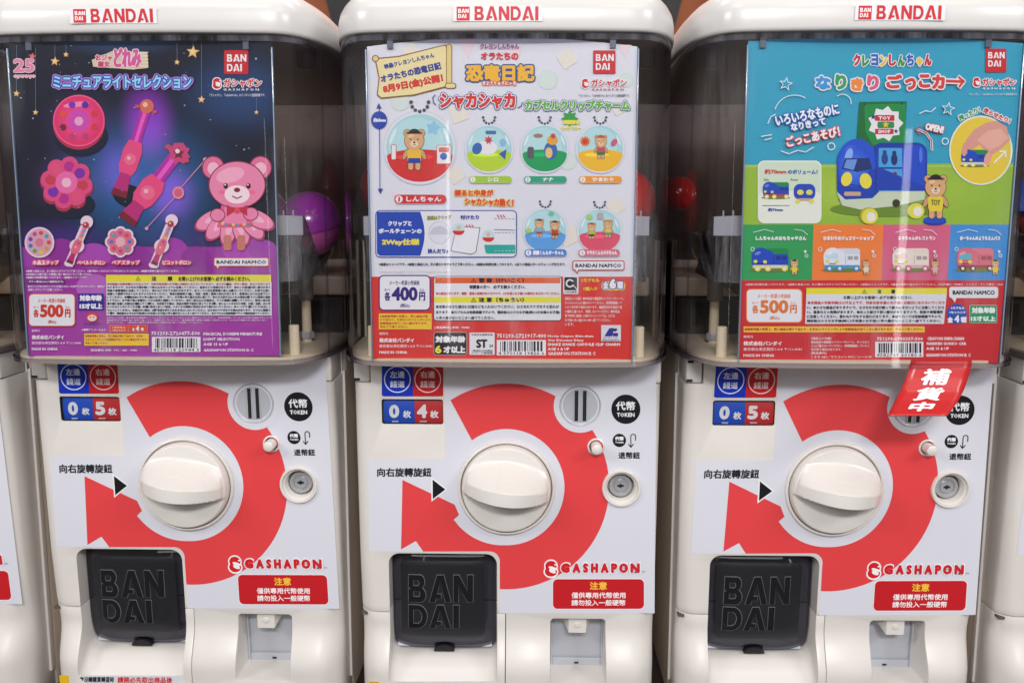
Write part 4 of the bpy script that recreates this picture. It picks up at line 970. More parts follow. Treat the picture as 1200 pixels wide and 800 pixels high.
def wand(p, x0, y0, x1, y1, w, c1_='#e64a80', c2_='#b428a0', head='#d06a58'):
    a = np.array([x0, y0], float); b = np.array([x1, y1], float); d = b - a; L = np.linalg.norm(d); d /= L; n = np.array([-d[1], d[0]])
    def qd(t0, t1, w0, w1, c): p.poly([tuple(a + d * L * t0 + n * w0), tuple(a + d * L * t1 + n * w1), tuple(a + d * L * t1 - n * w1), tuple(a + d * L * t0 - n * w0)], c)
    qd(.10, .50, w * .62, w * .62, c2_); qd(.12, .5, w * .22, w * .22, '#e858c0'); qd(.42, .52, w * .8, w * 1.15, c1_); qd(.52, .70, w * 1.15, w * 1.1, c1_); qd(.70, .78, w * 1.1, w * .7, c1_)
    qd(.76, .98, w * .62, w * .95, '#b82a74'); qd(.93, 1., w * .9, w * .98, '#7a1c30')
    c = a + d * L * .61; p.ell(c[0], c[1], w * .7, w * .7, '#ea6a8e'); p.ell(c[0] - w * .15, c[1] - w * .15, w * .22, w * .22, '#f4b0c0')
    h = a + d * L * .05; p.ell(h[0], h[1], w * .85, w * .85, head); p.ell(h[0] - w * .2, h[1] - w * .2, w * .3, w * .3, '#f0b8a4')
    for s_ in (-1, 1): k = a + n * w * 1.1 * s_ + d * L * .08; p.ell(k[0], k[1], w * .3, w * .22, '#c84a58')
def flower(p, cx, cy, r):
    for i in range(8):
        a = math.radians(45 * i + 10); p.ell(cx + .68 * r * math.cos(a), cy + .1 * r + .68 * r * math.sin(a), r * .34, r * .34, '#a83048')
    for i in range(8):
        a = math.radians(45 * i + 10); p.ell(cx + .66 * r * math.cos(a), cy + .66 * r * math.sin(a), r * .34, r * .34, '#dd4a80')
        p.ell(cx + .62 * r * math.cos(a), cy + .62 * r * math.sin(a), r * .2, r * .2, ('#c83a50', '#e0507c', '#b82a8a', '#7a2aa8')[i % 4])
    p.ell(cx, cy, r * .42, r * .42, '#e86aa8'); p.ell(cx, cy, r * .18, r * .18, '#f0b8cc')
V1 = (0, 0, 3)
charm_part('disc_toy_picture', lambda q: (q.ell(285, 480, 95, 70, '#0c1830'), pink_disc(q, 279, 425, 91)), .0009, V1, t1, pl1)
charm_part('wand_picture', lambda q: (q.ell(455, 690, 60, 40, '#0a1228', 20), wand(q, 523, 358, 418, 690, 29)), .0009, V1, t1, pl1)
charm_part('wand_picture', lambda q: (wand(q, 640, 520, 445, 778, 36, head='#c04a6a'), q.star(632, 540, 42, '#c8447a', 20, .7, 8), q.star(630, 540, 22, '#7a2030', 0, .5, 5), q.ell(626, 532, 8, 8, '#f0d8dc')), .0012, V1, t1, pl1)
charm_part('flower_toy_picture', lambda q: (q.ell(250, 720, 85, 50, '#0c1830'), flower(q, 236, 642, 92)), .0009, V1, t1, pl1)
def small(q):
    q.line([(724, 562), (628, 672)], 3, '#d890b0'); q.line([(620, 690), (518, 802)], 3, '#d890b0'); q.ell(724, 562, 8, 8, '#e0a0bc'); q.ell(518, 803, 6, 6, '#e0a0bc'); q.ell(629, 678, 21, 22, '#e08aa4'); q.ell(629, 678, 14, 15, '#d0607c')
    q.ell(142, 852, 52, 54, '#ead0e0'); q.ell(142, 852, 46, 48, '#d8a0b4')
    for i in range(9):
        a = math.radians(40 * i); q.ell(142 + 33 * math.cos(a), 852 + 34 * math.sin(a), 7.5, 7.5, ('#d84848', '#e09038', '#d8c840', '#58a848', '#3878c0', '#6848b0', '#c04890', '#d84848', '#48a0a8')[i])
    q.ell(142, 852, 14, 15, '#d87890')
    for i in range(8):
        a = math.radians(45 * i); q.ell(427 + 34 * math.cos(a), 850 + 34 * math.sin(a), 21, 21, '#ead0e0')
    for i in range(8):
        a = math.radians(45 * i); q.ell(427 + 32 * math.cos(a), 850 + 32 * math.sin(a), 16, 16, '#d8708c'); q.ell(427 + 32 * math.cos(a), 850 + 32 * math.sin(a), 7, 7, ('#4878c0', '#48a0a8', '#c04890', '#d84848')[i % 4])
    q.ell(427, 850, 16, 16, '#e8b0bc')
    for x0, y0, x1, y1 in ((309, 780, 248, 925), (607, 775, 545, 930)):
        q.line([(x0, y0), (x1, y1)], 30, '#ead0e0'); q.ell(x0, y0, 22, 22, '#ead0e0'); q.ell(x1, y1, 18, 12, '#ead0e0'); q.ell((x0 + x1) / 2 - 4, (y0 + y1) / 2 + 12, 26, 24, '#ead0e0'); wand(q, x0, y0 + 4, x1, y1, 13, '#d86a80', '#e088a8', '#a83848')
        for k in range(4): q.ell(x0 - 8 - 7 * k, y0 + 30 + 15 * k, 5, 5, ('#48a0d0', '#58b868', '#e0c040', '#c04890')[k])
    for x0, x1, s_ in ((120, 212, '水晶玉タップ'), (276, 376, 'ペペルトポロン'), (398, 496, 'ペアズタップ'), (576, 676, 'ピコットポロン')): q.text(s_, x0, 914, x1, 930, '#f0d8e4', .25, o=((1.1, '#d8486a'),))
charm_part('lineup_picture', small, .0016, V1, t1, pl1)
def figure(q):      # pink plush bear in a petal skirt, standing in for the printed figure
    for a in (-62, -38, -12, 14, 40, 64):
        r = math.radians(a); q.ell(826 + 95 * math.sin(r), 745 + 65 * math.cos(r), 30, 62, '#a83c68', -a); q.ell(826 + 92 * math.sin(r), 742 + 63 * math.cos(r), 27, 58, '#ef8fb4', -a); q.ell(826 + 80 * math.sin(r), 742 + 52 * math.cos(r), 12, 36, '#f6b4cc', -a)
    q.rr(788, 826, 816, 880, 10, '#c9786a'); q.rr(836, 826, 864, 880, 10, '#c9786a'); q.poly([(785, 700), (868, 700), (888, 800), (765, 800)], '#e0608f'); q.poly([(795, 710), (858, 710), (870, 790), (780, 790)], '#ee86ac')
    for cx, cy in ((752, 590), (918, 590)): q.ell(cx, cy, 40, 42, '#8a2c48'); q.ell(cx, cy, 36, 38, '#e2709a'); q.ell(cx, cy + 3, 20, 22, '#f4b8cc')
    q.ell(836, 650, 101, 84, '#8a2c48'); q.ell(836, 650, 97, 80, '#ea86ac'); q.ell(812, 616, 50, 26, '#f3a8c4', -14)
    q.ell(836, 684, 44, 32, '#f8dce4'); q.ell(836, 668, 11, 8, '#7a2438'); q.line([(820, 690), (836, 698), (852, 690)], 4, '#7a2438')
    for cx in (796, 876): q.ell(cx, 654, 8, 10, '#3a1824'); q.ell(cx - 2, 650, 2.6, 3, '#f8eef2'); q.ell(cx + (-14 if cx < 830 else 14), 676, 11, 7, '#f06a94')
    for cx, cy in ((768, 756), (884, 752)): q.ell(cx, cy, 27, 24, '#8a2c48'); q.ell(cx, cy, 24, 21, '#ea86ac')
    q.poly([(836, 738), (800, 720), (800, 760)], '#c22c48'); q.poly([(836, 738), (872, 720), (872, 760)], '#c22c48'); q.ell(836, 740, 11, 11, '#e04a60')
    for k in range(9): q.ell(786 + 12.5 * k, 786 + 5 * math.sin(k * .4), 5, 5, ('#e8c84a', '#4a9ad0', '#e05a5a')[k % 3])
charm_part('bear_picture', figure, .0016, V1, t1, pl1)
q = Print(pl1, .0012); q.view(0, 0, 3)
q.text('25', 50, 208, 124, 256, '#e888a8', 1.0, o=((.7, '#f0dce4'),)); q.star(116, 200, 14, '#e0707c', 10); q.text('OJAMAJO', 50, 264, 128, 278, '#e8a0b8', .25, o=((.4, '#f0dce4'),))
q.poly([(325, 212), (400, 180), (520, 184), (524, 240), (470, 246), (330, 236)], '#d8c8a8')
for i in range(5): q.line([(490, 188 + 11 * i), (523, 186 + 12 * i)], 2.4, '#f0e4d0')
q.text('おジャ', 338, 194, 398, 216, '#c83a5c', .4, o=((.6, '#efdce4'),)); q.text('魔女', 346, 216, 390, 238, '#c83a5c', .4, o=((.6, '#efdce4'),)); q.text('どれみ', 402, 170, 500, 240, '#d85a98', 1.1, o=((.9, '#efdce4'),))
q.text('ミニチュアライトセレクション', 190, 266, 676, 312, '#9adcf0', .5, o=((1.5, '#2450b8'), (2.5, '#c890dc'))); q.build('title_lettering', t1)
corner_logo(t1, pl1, V1, (789, 178, 874, 262), (764, 294, 17), (786, 277, 922, 308), (786, 312, 912, 320), (738, 330, 934, 341), True)
q = Print(pl1, .0012); q.view(20, 300, 6.4)
legal(q, ['※画像と商品とは、多少異なりますのでご了承ください。※遊び終わったらスイッチをOFFにしてください。※画像を参考に組み立ててください。', '※本体部分の繰り返しや衝撃に強く遊ばないでご了承ください。', '※画像には処理を施しております。※画像はイメージです。'], 72, 1218, 100, 172, '#f0dcec', .08)
q.rr(84, 178, 362, 206, 4, '#5a1c66'); q.text('ボタン電池(LR41)1個使用(付き)', 92, 183, 354, 202, '#e8d4e8', .1); legal(q, ['●スイッチをOFFにしている時にボタンを押すと光らなくなり、電池が', '消耗しますのでご注意ください。'], 86, 662, 216, 264, '#f0dcec', .08)
q.build('note_lettering', t1)
price(t1, pl1, (20, 300, 6.4), (98, 286, 436, 520), '500', '#cf3a2c', '#d8482f', .0014)
q = Print(pl1, .0014); q.view(20, 300, 6.4)
q.rect(464, 280, 654, 404, '#221c8c'); q.text('対象年齢', 474, 290, 642, 336, '#efedf4', .6); q.text('15才以上', 474, 352, 646, 396, '#efedf4', .6)
q.ell(568, 456, 44, 36, '#d8402f'); q.ell(568, 462, 34, 24, '#f0d4cc'); q.ell(556, 456, 6, 6, '#d8402f'); q.ell(580, 456, 6, 6, '#d8402f'); q.text('SAFETY', 506, 498, 638, 512, '#5a3a9a', .15); q.text('©東映アニメーション', 490, 542, 672, 560, '#f0dcec', .12)
q.rr(702, 516, 984, 568, 4, '#d8482f', '#e8a090', 2); q.text('1カプセル', 722, 526, 820, 540, '#efe3e0', .1); q.text('1セット入り', 722, 546, 820, 562, '#efe3e0', .1); q.rect(838, 520, 841, 566, '#e8a090'); q.text('全', 868, 534, 888, 558, '#efe3e0', .25); q.text('4', 896, 520, 922, 562, '#efe3e0', .6); q.text('種', 934, 534, 956, 558, '#efe3e0', .25)
q.rect(510, 578, 994, 670, '#f0c53a'); legal(q, ['自動販売機の性質上、同じ商品が続けて出たり、お求め', 'のタイミングにより記載商品が出てこない場合があります。', '予めご了承ください。'], 518, 984, 584, 664, '#b3452a', .14)
makers(q, 118, 548, 368, 160, '#f0dcec'); q.text('[製品素材] 本体：PVC・ABS・MABS', 560, 694, 908, 714, '#f0dcec', .1)
q.build('age_and_contents_marks', t1)
q = Print(pl1, .0014); q.view(170, 300, 6.4)
q.rect(-288, 140, 948, 194, '#e8dc36'); q.rect(-285, 194, 952, 444, '#dcdce4'); wtri(q, -48, 168, 22, '#1c1a20'); q.text('注', 52, 150, 92, 186, '#1c1a20', .5); q.text('意', 172, 150, 212, 186, '#1c1a20', .5); q.text('お買い上げのお客様へ 必ずお読みください。', 254, 152, 792, 188, '#1c1a20', .28)
LG = ['●本商品の対象年齢は15才以上です。対象年齢未満のお子様には絶対に与えないでください。●小さな部品、ボタン電池、糸などがあります',
 'なりますので、小さなお子様が誤って飲み込まないように注意してください。窒息などの危険があります。●尖った部分や鋭い部分があり',
 '取扱や保管場所に注意してください。思わぬケガをする恐れがあります。●コードの先を感電部に差し込まないでください。火事や火傷し',
 '故障して使用できなくなりますのでおやめください。電池を誤使用すると、発熱・破裂・漏液の恐れがあります。乾電池には十分注意下さい',
 'してください。●電池は幼い子の手の届かない所へ。万一、お子様の手の届かぬ所に置いて、●小さな目や口に入れた場合は、すぐに医師に相談',
 'して下さい。水で洗う等の処置をしてから医師と相談してください。●万一飲み込んだ場合は、すぐに医師に相談してください。電池の液が皮',
 '膚や服に付着した時は水で洗ってください。●保管する時は、安全な場所で指示に従ってください。●ショートさせたり充電、分解、加熱、火の中',
 'に入れたりしないでください。●古い電池と新しい電池、いろいろな種類の電池をまぜて使わないでください。●＋－(プラスマイナス)を正しく',
 'セットしてください。●遊ばない時は、必ず電源を切り入れたままにしないでください。はさまれてケガをする恐れがあります。カプセル容器で',
 'すので、開封後は小さなお子様(特に3才未満のお子様)の手の届かないところへ捨ててください。●カプセルは包装容器ですので開封後捨ててください。']
for i, l in enumerate(LG):
    q.text(l, -278, 199 + 24.4 * i, 944, 219 + 24.4 * i, '#26242c' if i else '#b8303a', .17)
for x, y in ((624, 210), (788, 234), (658, 258), (780, 306), (682, 330), (524, 354), (38, 354), (790, 378), (22, 378), (80, 403), (-60, 355), (-40, 378), (-116, 306), (-248, 426), (344, 283)): q.ell(x, y, 10, 10, '#121116', n=14)
legal(q, ['《使用上の注意》●本商品を樹脂製のソファーやシート、タイルなどの上に置かないでください。長時間接触していると色が移る場合があります。', '●直射日光や高温多湿の場所に置いたり、保管しないでください。●本商品落下時等に破損した破片などは、小さなお子様の手の届かない所へ', '捨ててください。※使用済み電池は各自治体の分別方法に従って処理してください。'], -280, 958, 452, 506, '#e8c8e4', .04)
q.build('warning_panel', t1)
q = Print(pl1, .0014); q.view(170, 300, 6.4)
q.text('751293-2726477-500', 50, 564, 416, 592, '#efdcec', .22); barcode(q, 56, 604, 420, 716, '4570118 20944 3', 8)
q.text('MAGICAL DOREMI MINIATURE', 442, 570, 882, 594, '#efdcec', .25); q.text('LIGHT SELECTION', 442, 610, 712, 632, '#efdcec', .25); q.text('AGE 15 & UP', 442, 648, 628, 670, '#efdcec', .25); q.text('GASHAPON STATION II: C', 442, 692, 818, 714, '#efdcec', .25)
q.build('product_code', t1)
namco(t1, pl1, (170, 300, 6.4), 524, 16, 926, 72, 0, '#d83c34', '#e6e5ec')

# ---------------- right card: blue, green and red, toy van
t3, pl3 = card(3, 'blue, green and red display card with a toy van, in the right globe', ((877, 48), (1199, 51), (866, 424.5), (1169.5, 425.5)), '#2f9fc0', .0040)
q = Print(pl3, .0002); q.view(780, 0, 2.857)
q.poly([(240, 555), (1230, 555), (1230, 545), (240, 548)], '#2f9fc0'); q.poly([(240, 552), (1230, 547), (1230, 755), (240, 755)], '#94b93c'); q.glow(700, 640, 380, 90, '#94b93c', '#aac846', 5)
q.rect(240, 554, 1230, 560, '#a6c860')
q.poly([(230, 752), (495, 752), (490, 938), (230, 938)], '#2f9c58'); q.poly([(495, 752), (729, 752), (722, 938), (490, 938)], '#ef7f3a'); q.poly([(729, 752), (954, 752), (942, 938), (722, 938)], '#d65f84'); q.poly([(954, 752), (1230, 752), (1230, 938), (942, 938)], '#3f8fd6')
q.poly([(230, 938), (1230, 938), (1230, 1240), (230, 1240)], '#cb2a33')
q.build('card_background', t3)
V3 = (780, 0, 2.857)
q = Print(pl3, .0006); q.view(*V3)
cols = ['#c8283a', '#2f9448', '#2a62c0', '#e8c438', '#c8283a', '#2f9448', '#2a62c0', '#e8c438', '#c8283a']
for i, ch in enumerate('クレヨンしんちゃん'):
    small_ = ch == 'ゃ'; x = 627 + i * 29.6; q.text(ch, x + (3 if small_ else 0), 182 + (8 if small_ else 0) + (i % 2) * 3, x + 25, 222 + (i % 2) * 2, cols[i], .9, o=((.9, '#eceef2'),))
cc_ = ['#3f96d6', '#2fa05a', '#ef8a3a', '#dc5a82', '#d8403c', '#d8403c', '#d8403c', '#d8403c', '#d8403c']
bx = [(500, 255, 552, 302), (566, 250, 604, 302), (618, 262, 660, 306), (672, 252, 712, 304), (736, 250, 790, 298), (798, 262, 836, 304), (844, 250, 884, 296), (888, 250, 932, 300), (938, 272, 1000, 280)]
for ch, b_, c in zip('なりきりごっこカ', bx, cc_): q.text(ch, *b_, c, 1.3, o=((1.5, '#e8eaf0'),))
for w_, c_ in ((19, '#e8eaf0'), (10, '#d8403c')): q.line([(938, 273), (992, 275)], w_, c_); q.line([(978, 260), (994, 274), (980, 292)], w_ * .8, c_)
for tx, a, b_, c, d, r_, oc in (('いろいろなものに', 364, 366, 580, 404, -11, '#2a62b8'), ('なりきって', 416, 404, 534, 430, -11, '#2a62b8'), ('ごっこあそび！', 400, 440, 582, 476, -12, '#d8484c')): q.text(tx, a, b_, c, d, '#eef2f6', .5, o=((1.0, oc),), rot=r_)
q.text('OPEN!', 866, 418, 928, 442, '#eef2f6', .6, o=((.8, '#c8464a'),), rot=12)
q.line([(888, 502), (886, 470), (868, 446), (840, 434)], 8, '#eef2f6'); q.line([(888, 502), (886, 470), (868, 446), (840, 434)], 4, '#b04a58'); q.line([(852, 424), (833, 434), (848, 452)], 4, '#b04a58')
W_ = '#e6eff4'
def starl(q, x, y, r): q.star(x, y, r, W_, 10); q.star(x, y, r * .74, '#2f9fc0', 10)
starl(q, 400, 283, 24); starl(q, 942, 366, 24); q.line(arc(430, 390, 70, 200, 300, 14), 3, W_); q.line([(340, 415), (350, 392), (366, 384)], 3, W_); q.line(arc(590, 345, 28, 230, 370, 10), 3, W_)
q.line([(384, 506), (410, 516), (440, 504), (466, 510), (492, 494)], 3, W_); q.ring(552, 491, 13, 3, W_); q.line([(318, 458), (352, 452)], 3, W_); q.line([(330, 470), (352, 464)], 3, W_); q.ring(932, 474, 12, 3, W_); q.line([(846, 382), (866, 372), (884, 376), (900, 362)], 3, W_)
for x, y in ((972, 252), (966, 286), (992, 276)): pass
q.build('title_lettering', t3)
corner_logo(t3, pl3, V3, (1070, 164, 1139, 243), (1040, 276, 14), (1058, 262, 1172, 290), (1058, 294, 1168, 301), (1014, 313, 1176, 321), True)
def van(p, x, y, w, body, trim, wheel, box=None, glass=None, light='#e6d84a'):
    """plain toy van seen three-quarter; x, y upper left, w width"""
    h = w * .62; p.ell(x + .5 * w, y + h * 1.0, .55 * w, .09 * h, '#6f7f3a')
    if box: p.rr(x + .34 * w, y + .04 * h, x + w, y + .72 * h, .14 * h, box)
    p.rr(x, y + .12 * h, x + .60 * w, y + .90 * h, .26 * h, body); p.rr(x + .30 * w, y + .30 * h, x + w, y + .90 * h, .12 * h, body); p.ell(x + .25 * w, y + .35 * h, .24 * w, .34 * h, body)
    p.rr(x + .02 * w, y + .78 * h, x + .99 * w, y + .92 * h, .06 * h, trim)
    if glass: p.rr(x + .06 * w, y + .26 * h, x + .40 * w, y + .52 * h, .08 * h, glass)
    p.ell(x + .10 * w, y + .62 * h, .055 * w, .075 * h, light); p.ell(x + .36 * w, y + .64 * h, .055 * w, .075 * h, light)
    p.ell(x + .16 * w, y + .26 * h, .09 * w, .07 * h, shade(body, 1.35), -20); p.line([(x + .60 * w, y + .34 * h), (x + .60 * w, y + .74 * h)], w * .012, shade(body, .7)); p.rr(x + .66 * w, y + .38 * h, x + .80 * w, y + .55 * h, .03 * w, shade(body, .72)); p.rr(x + .83 * w, y + .38 * h, x + .95 * w, y + .55 * h, .03 * w, shade(body, .72)); p.rr(x + .14 * w, y + .70 * h, x + .34 * w, y + .75 * h, .02 * w, shade(body, .6))
    for u in (.16, .44, .90):
        p.ell(x + u * w, y + .93 * h, .085 * w, .13 * h, wheel); p.ell(x + u * w, y + .93 * h, .045 * w, .07 * h, '#e6e4dc')
def mainvan(q):
    q.ell(740, 700, 190, 26, '#6b8a2c')
    q.poly([(648, 342), (806, 340), (800, 498), (700, 494), (638, 470)], '#0e6a34'); q.poly([(664, 350), (802, 348), (804, 478), (796, 496), (690, 484), (668, 440)], '#178a44'); q.ell(666, 350, 4, 4, '#0a4a24'); q.ell(790, 348, 4, 4, '#0a4a24')
    q.star(735, 415, 60, '#e9e6ea', 8, .78, 9); q.rr(700, 386, 765, 406, 3, '#c4283c'); q.text('TOY', 712, 390, 752, 402, '#f0e8ea', .4); q.rr(708, 408, 764, 430, 6, '#2f8a4a'); q.star(736, 418, 12, '#e8c438'); q.rr(700, 432, 762, 450, 3, '#c4283c'); q.text('SHOP', 710, 435, 752, 447, '#f0e8ea', .4); q.star(694, 392, 11, '#24428c'); q.star(770, 440, 9, '#24428c')
    q.rr(690, 478, 874, 640, 34, '#12389e'); q.rr(790, 486, 868, 636, 26, '#1a49c4'); q.rr(712, 496, 790, 636, 4, '#4aa0dc'); q.rect(712, 560, 790, 566, '#12389e')
    for cx, cy, c in ((732, 524, '#24428c'), (764, 526, '#16306e'), (736, 596, '#2a6a5a'), (766, 596, '#8a2a3c')): q.ell(cx, cy + 8, 11, 20, c); q.ell(cx, cy - 14, 7, 7, c)
    q.rr(572, 480, 712, 690, 58, '#1a46ba'); q.ell(640, 545, 66, 80, '#1f50cc'); q.ell(620, 520, 26, 34, '#3564d8'); q.poly([(572, 610), (712, 560), (870, 626), (862, 662), (760, 672), (700, 690), (580, 672)], '#173fae')
    q.poly([(570, 640), (600, 668), (690, 664), (716, 640), (866, 640), (866, 668), (770, 690), (650, 702), (590, 688)], '#c8d4b8')
    q.glow(628, 560, 52, 66, '#1f50cc', '#4a80ea', 7); q.ell(612, 520, 12, 24, '#86aef4', 18); q.line([(700, 500), (704, 560), (702, 640)], 3, '#0f2f8a'); q.line([(576, 612), (640, 622), (704, 612)], 2.5, '#0f2f8a')
    q.poly([(588, 566), (600, 530), (680, 530), (690, 566), (640, 576)], '#17306e'); q.poly([(594, 562), (604, 535), (640, 534), (628, 570)], '#6a92d8')
    q.line([(796, 500), (800, 620)], 2.5, '#3f6ae0'); q.ell(852, 520, 6, 26, '#4a78e8'); q.line([(712, 640), (790, 640)], 3, '#7ab8e8')
    q.ell(604, 600, 18, 24, '#e6d84a', 15); q.ell(668, 606, 20, 26, '#e6d84a', -10); q.rr(596, 642, 652, 656, 5, '#c9a48c')
    q.ell(678, 722, 30, 28, '#b8a82c'); q.ell(682, 724, 27, 26, '#e0d850'); q.ell(686, 726, 15, 16, '#e8e4d8'); q.ell(836, 706, 28, 26, '#e0d850'); q.ell(842, 708, 15, 16, '#e8e4d8'); q.ell(770, 680, 13, 13, '#3a3428')
charm_part('toy_van_picture', mainvan, .0008, V3, t3, pl3)
def mdoll(q):
    q.ell(900, 742, 38, 12, '#12389e'); q.ell(900, 736, 38, 12, '#1a49c4'); doll(q, 902, 584, 150, '#1e1a1c', '#e6cf3c', '#e6cf3c'); q.text('TOY', 886, 668, 918, 688, '#7a7a2c', .35)
charm_part('bear_picture', mdoll, .0011, V3, t3, pl3)
def inset(q):
    q.rr(308, 538, 521, 748, 22, '#e8ece0'); q.rr(312, 542, 517, 744, 19, '#cfe0c8'); q.rr(312, 640, 517, 744, 19, '#e6eadc')
    q.text('約70mm', 330, 566, 404, 584, '#c8383c', .4); q.text('のボリューム！', 408, 568, 508, 584, '#2a50a8', .35); q.text('Side', 327, 598, 345, 606, '#2a2a34', .1); q.text('Front', 418, 598, 442, 606, '#2a2a34', .1)
    van(q, 324, 608, 88, '#1a46ba', '#c03a3c', '#e0d850', '#178a44'); q.rr(428, 616, 500, 668, 20, '#1a46ba'); q.ell(450, 644, 11, 9, '#e6d84a'); q.ell(480, 644, 11, 9, '#e6d84a'); q.rr(440, 664, 490, 672, 4, '#c9a48c'); q.ell(442, 674, 8, 7, '#e0d850'); q.ell(488, 674, 8, 7, '#e0d850')
    q.line([(322, 688), (412, 688)], 1.6, '#4a6a7a'); q.text('約70mm', 342, 696, 392, 708, '#2a50a8', .25)
charm_part('size_inset', inset, .0008, V3, t3, pl3)
def handpic(q):
    q.ell(1054, 504, 106, 116, '#e8ecd8'); q.ell(1054, 504, 101, 111, '#e6c93e')
    q.poly([(1000, 505), (1004, 470), (1030, 436), (1070, 412), (1105, 404), (1140, 425), (1152, 470), (1120, 500), (1090, 520), (1082, 550), (1068, 545), (1066, 505), (1050, 485), (1030, 498), (1016, 525)], '#d99a8c')
    q.poly([(1040, 470), (1075, 440), (1120, 430), (1146, 462), (1118, 488), (1084, 505), (1070, 492)], '#e6ac9c')
    van(q, 988, 500, 90, '#1a46ba', '#d8d4c0', '#e0d850', '#178a44'); q.ell(1076, 532, 11, 22, '#e6a494', 15); q.ell(1000, 500, 9, 24, '#d99a8c', 8)
    q.line([(1098, 545), (1134, 510)], 5, '#eef0e0'); q.line([(1118, 508), (1137, 506), (1136, 526)], 5, '#eef0e0')
    q.text('持ったり！', 976, 372, 1054, 392, '#2f9448', .45, o=((.8, '#eef2f6'),), rot=-24); q.text('走らせたり！', 1058, 378, 1156, 398, '#d0383c', .45, o=((.8, '#eef2f6'),), rot=24)
charm_part('hand_picture', handpic, .0008, V3, t3, pl3)
for (x, c, tr, wh, bx_, gl_, tx, x0, x1, dh, ds) in ((288, '#1a46ba', '#d8d4c0', '#e0d850', '#178a44', None, 'しんちゃんのおもちゃやさん', 300, 470, '#1e1a1c', '#e6cf3c'), (528, '#dfe3ee', '#4a9ad0', '#3a8ac8', '#d0d4e0', '#c0d8ea', 'ひまわりのジュエリーショップ', 526, 696, '#c85a30', '#e6d8c0'), (758, '#ecdcd4', '#d8b0b0', '#c85a7c', '#e6d6cc', '#e0c8c0', 'ネネちゃんのレストラン', 776, 902, '#7a3040', '#e8b0bc'), (974, '#dc6a7c', '#a83a48', '#5a2430', '#e07a8a', '#5ab8c8', 'ボーちゃんのようちえんバス', 982, 1118, '#3a3430', '#e6cf3c')):
    def fn(q, x=x, c=c, tr=tr, wh=wh, bx_=bx_, gl_=gl_, tx=tx, x0=x0, x1=x1, dh=dh, ds=ds):
        van(q, x, 828, 122, c, tr, wh, bx_, gl_); doll(q, x + 142 - (14 if x > 900 else 0), 868, 52, dh, ds, ds)
        q.text(tx, x0, 790 - 562 + 562 - 0 - 0 - 568 + 568 + -571 + 571, x1, 804, '#eef2f0', .3) if False else q.text(tx, x0, 790, x1, 805, '#eef2f0', .32)
        q.line([(x0 - 8, 778), (x0 + 30, 768), (x0 + 60, 776)], 2, '#e6eff0'); q.line([(x1 - 40, 768), (x1 - 12, 772), (x1 + 4, 786)], 2, '#e6eff0'); q.ring(x0 - 10, 834, 7, 2, '#e6eff0'); q.ring(x1 + 0, 856, 6, 2, '#e6eff0')
        q.star(x1 - 4, 842, 7, '#e6eff0', 10)
    charm_part('small_van_picture', fn, .0008, V3, t3, pl3)
price(t3, pl3, (865, 320, 7.06), (72, 136, 522, 402), '500', '#e07a3a', '#ee7c3a')
q = Print(pl3, .0008); q.view(865, 320, 7.06)
q.text('※画像は処理を施しております。※画像と商品とは、多少異なりますのでご了承ください。※画像はイメージです。※画像を参考に組み立ててください。©臼井儀人／双葉社・シンエイ・テレビ朝日・ADK', 60, 84, 2190, 102, '#f0d4d6', .06)
q.rect(44, 440, 1540, 488, '#f0c53a'); q.text('自動販売機の性質上、同じ商品が続けて出たり、お求めのタイミングにより記載商品が出てこない事があります。予めご了承ください。', 52, 450, 1528, 476, '#b3452a', .2)
makers(q, 42, 514, 482, 180, '#f2dcde')
legal(q, ['《使用上の注意》', '●本商品を樹脂製のソファーやシート、タイルなど', 'の上に置かないでください。長時間接触していると', '色が移る場合があります。', '[製品素材]', 'くるま ABS／マスコット PVC／シール PP'], 602, 1104, 524, 706, '#f0d4d6', .08)
q.build('note_lettering', t3)
q = Print(pl3, .0008); q.view(865, 320, 7.06); K = 1165
q.rect(562, 122, 1724, 172, '#e8dc36'); q.poly([(562, 172), (1722, 172), (1700, 418), (552, 418)], '#dedee6'); wtri(q, 1042, 152, 24, '#1c1a20'); q.text('注', 1148, 132, 1184, 168, '#1c1a20', .5); q.text('意', 1262, 132, 1298, 168, '#1c1a20', .5)
q.text('お買い上げのお客様へ 必ずお読みください。', 868, 186, 1440, 216, '#26242c', .22); q.text('●本商品の対象年齢は15才以上です。対象年齢未満のお子様には絶対に与えないでくださ', 572, 230, 1706, 258, '#c8303a', .2)
for i, l in enumerate(['い。●小さな部品がありますので、小さなお子様が誤って飲み込まないように注意してくださ', 'い。窒息などの危険があります。●尖った部分や鋭い部分がありますので、取扱や保管場所', 'に注意してください。思わぬケガをする恐れがあります。●捨てパーツは包装容器ですので、', '開封後は小さなお子様(特に3才未満のお子様)の手の届かないところへ捨ててください。']): q.text(l, 566, 270 + 37 * i, 1700 - 8 * i, 298 + 37 * i, '#26242c', .2)
q.build('warning_panel', t3)
q = Print(pl3, .0008); q.view(1030, 320, 7.06)
q.text('751293-2743337-500', -20, 528, 362, 556, '#f2dcde', .25); barcode(q, -34, 566, 364, 692, '4582769 60180 6', 12)
q.text('CRAYON SHIN-CHAN', 396, 526, 700, 554, '#f2dcde', .28); q.text('NARIKIRI GOKKO CAR', 392, 568, 720, 594, '#f2dcde', .28); q.text('AGE 15 & UP', 388, 610, 578, 634, '#f2dcde', .28); q.text('GASHAPON STATION II: C', 384, 662, 756, 690, '#f2dcde', .28)
q.build('product_code', t3)
q = Print(pl3, .0008); q.view(1030, 320, 7.06)
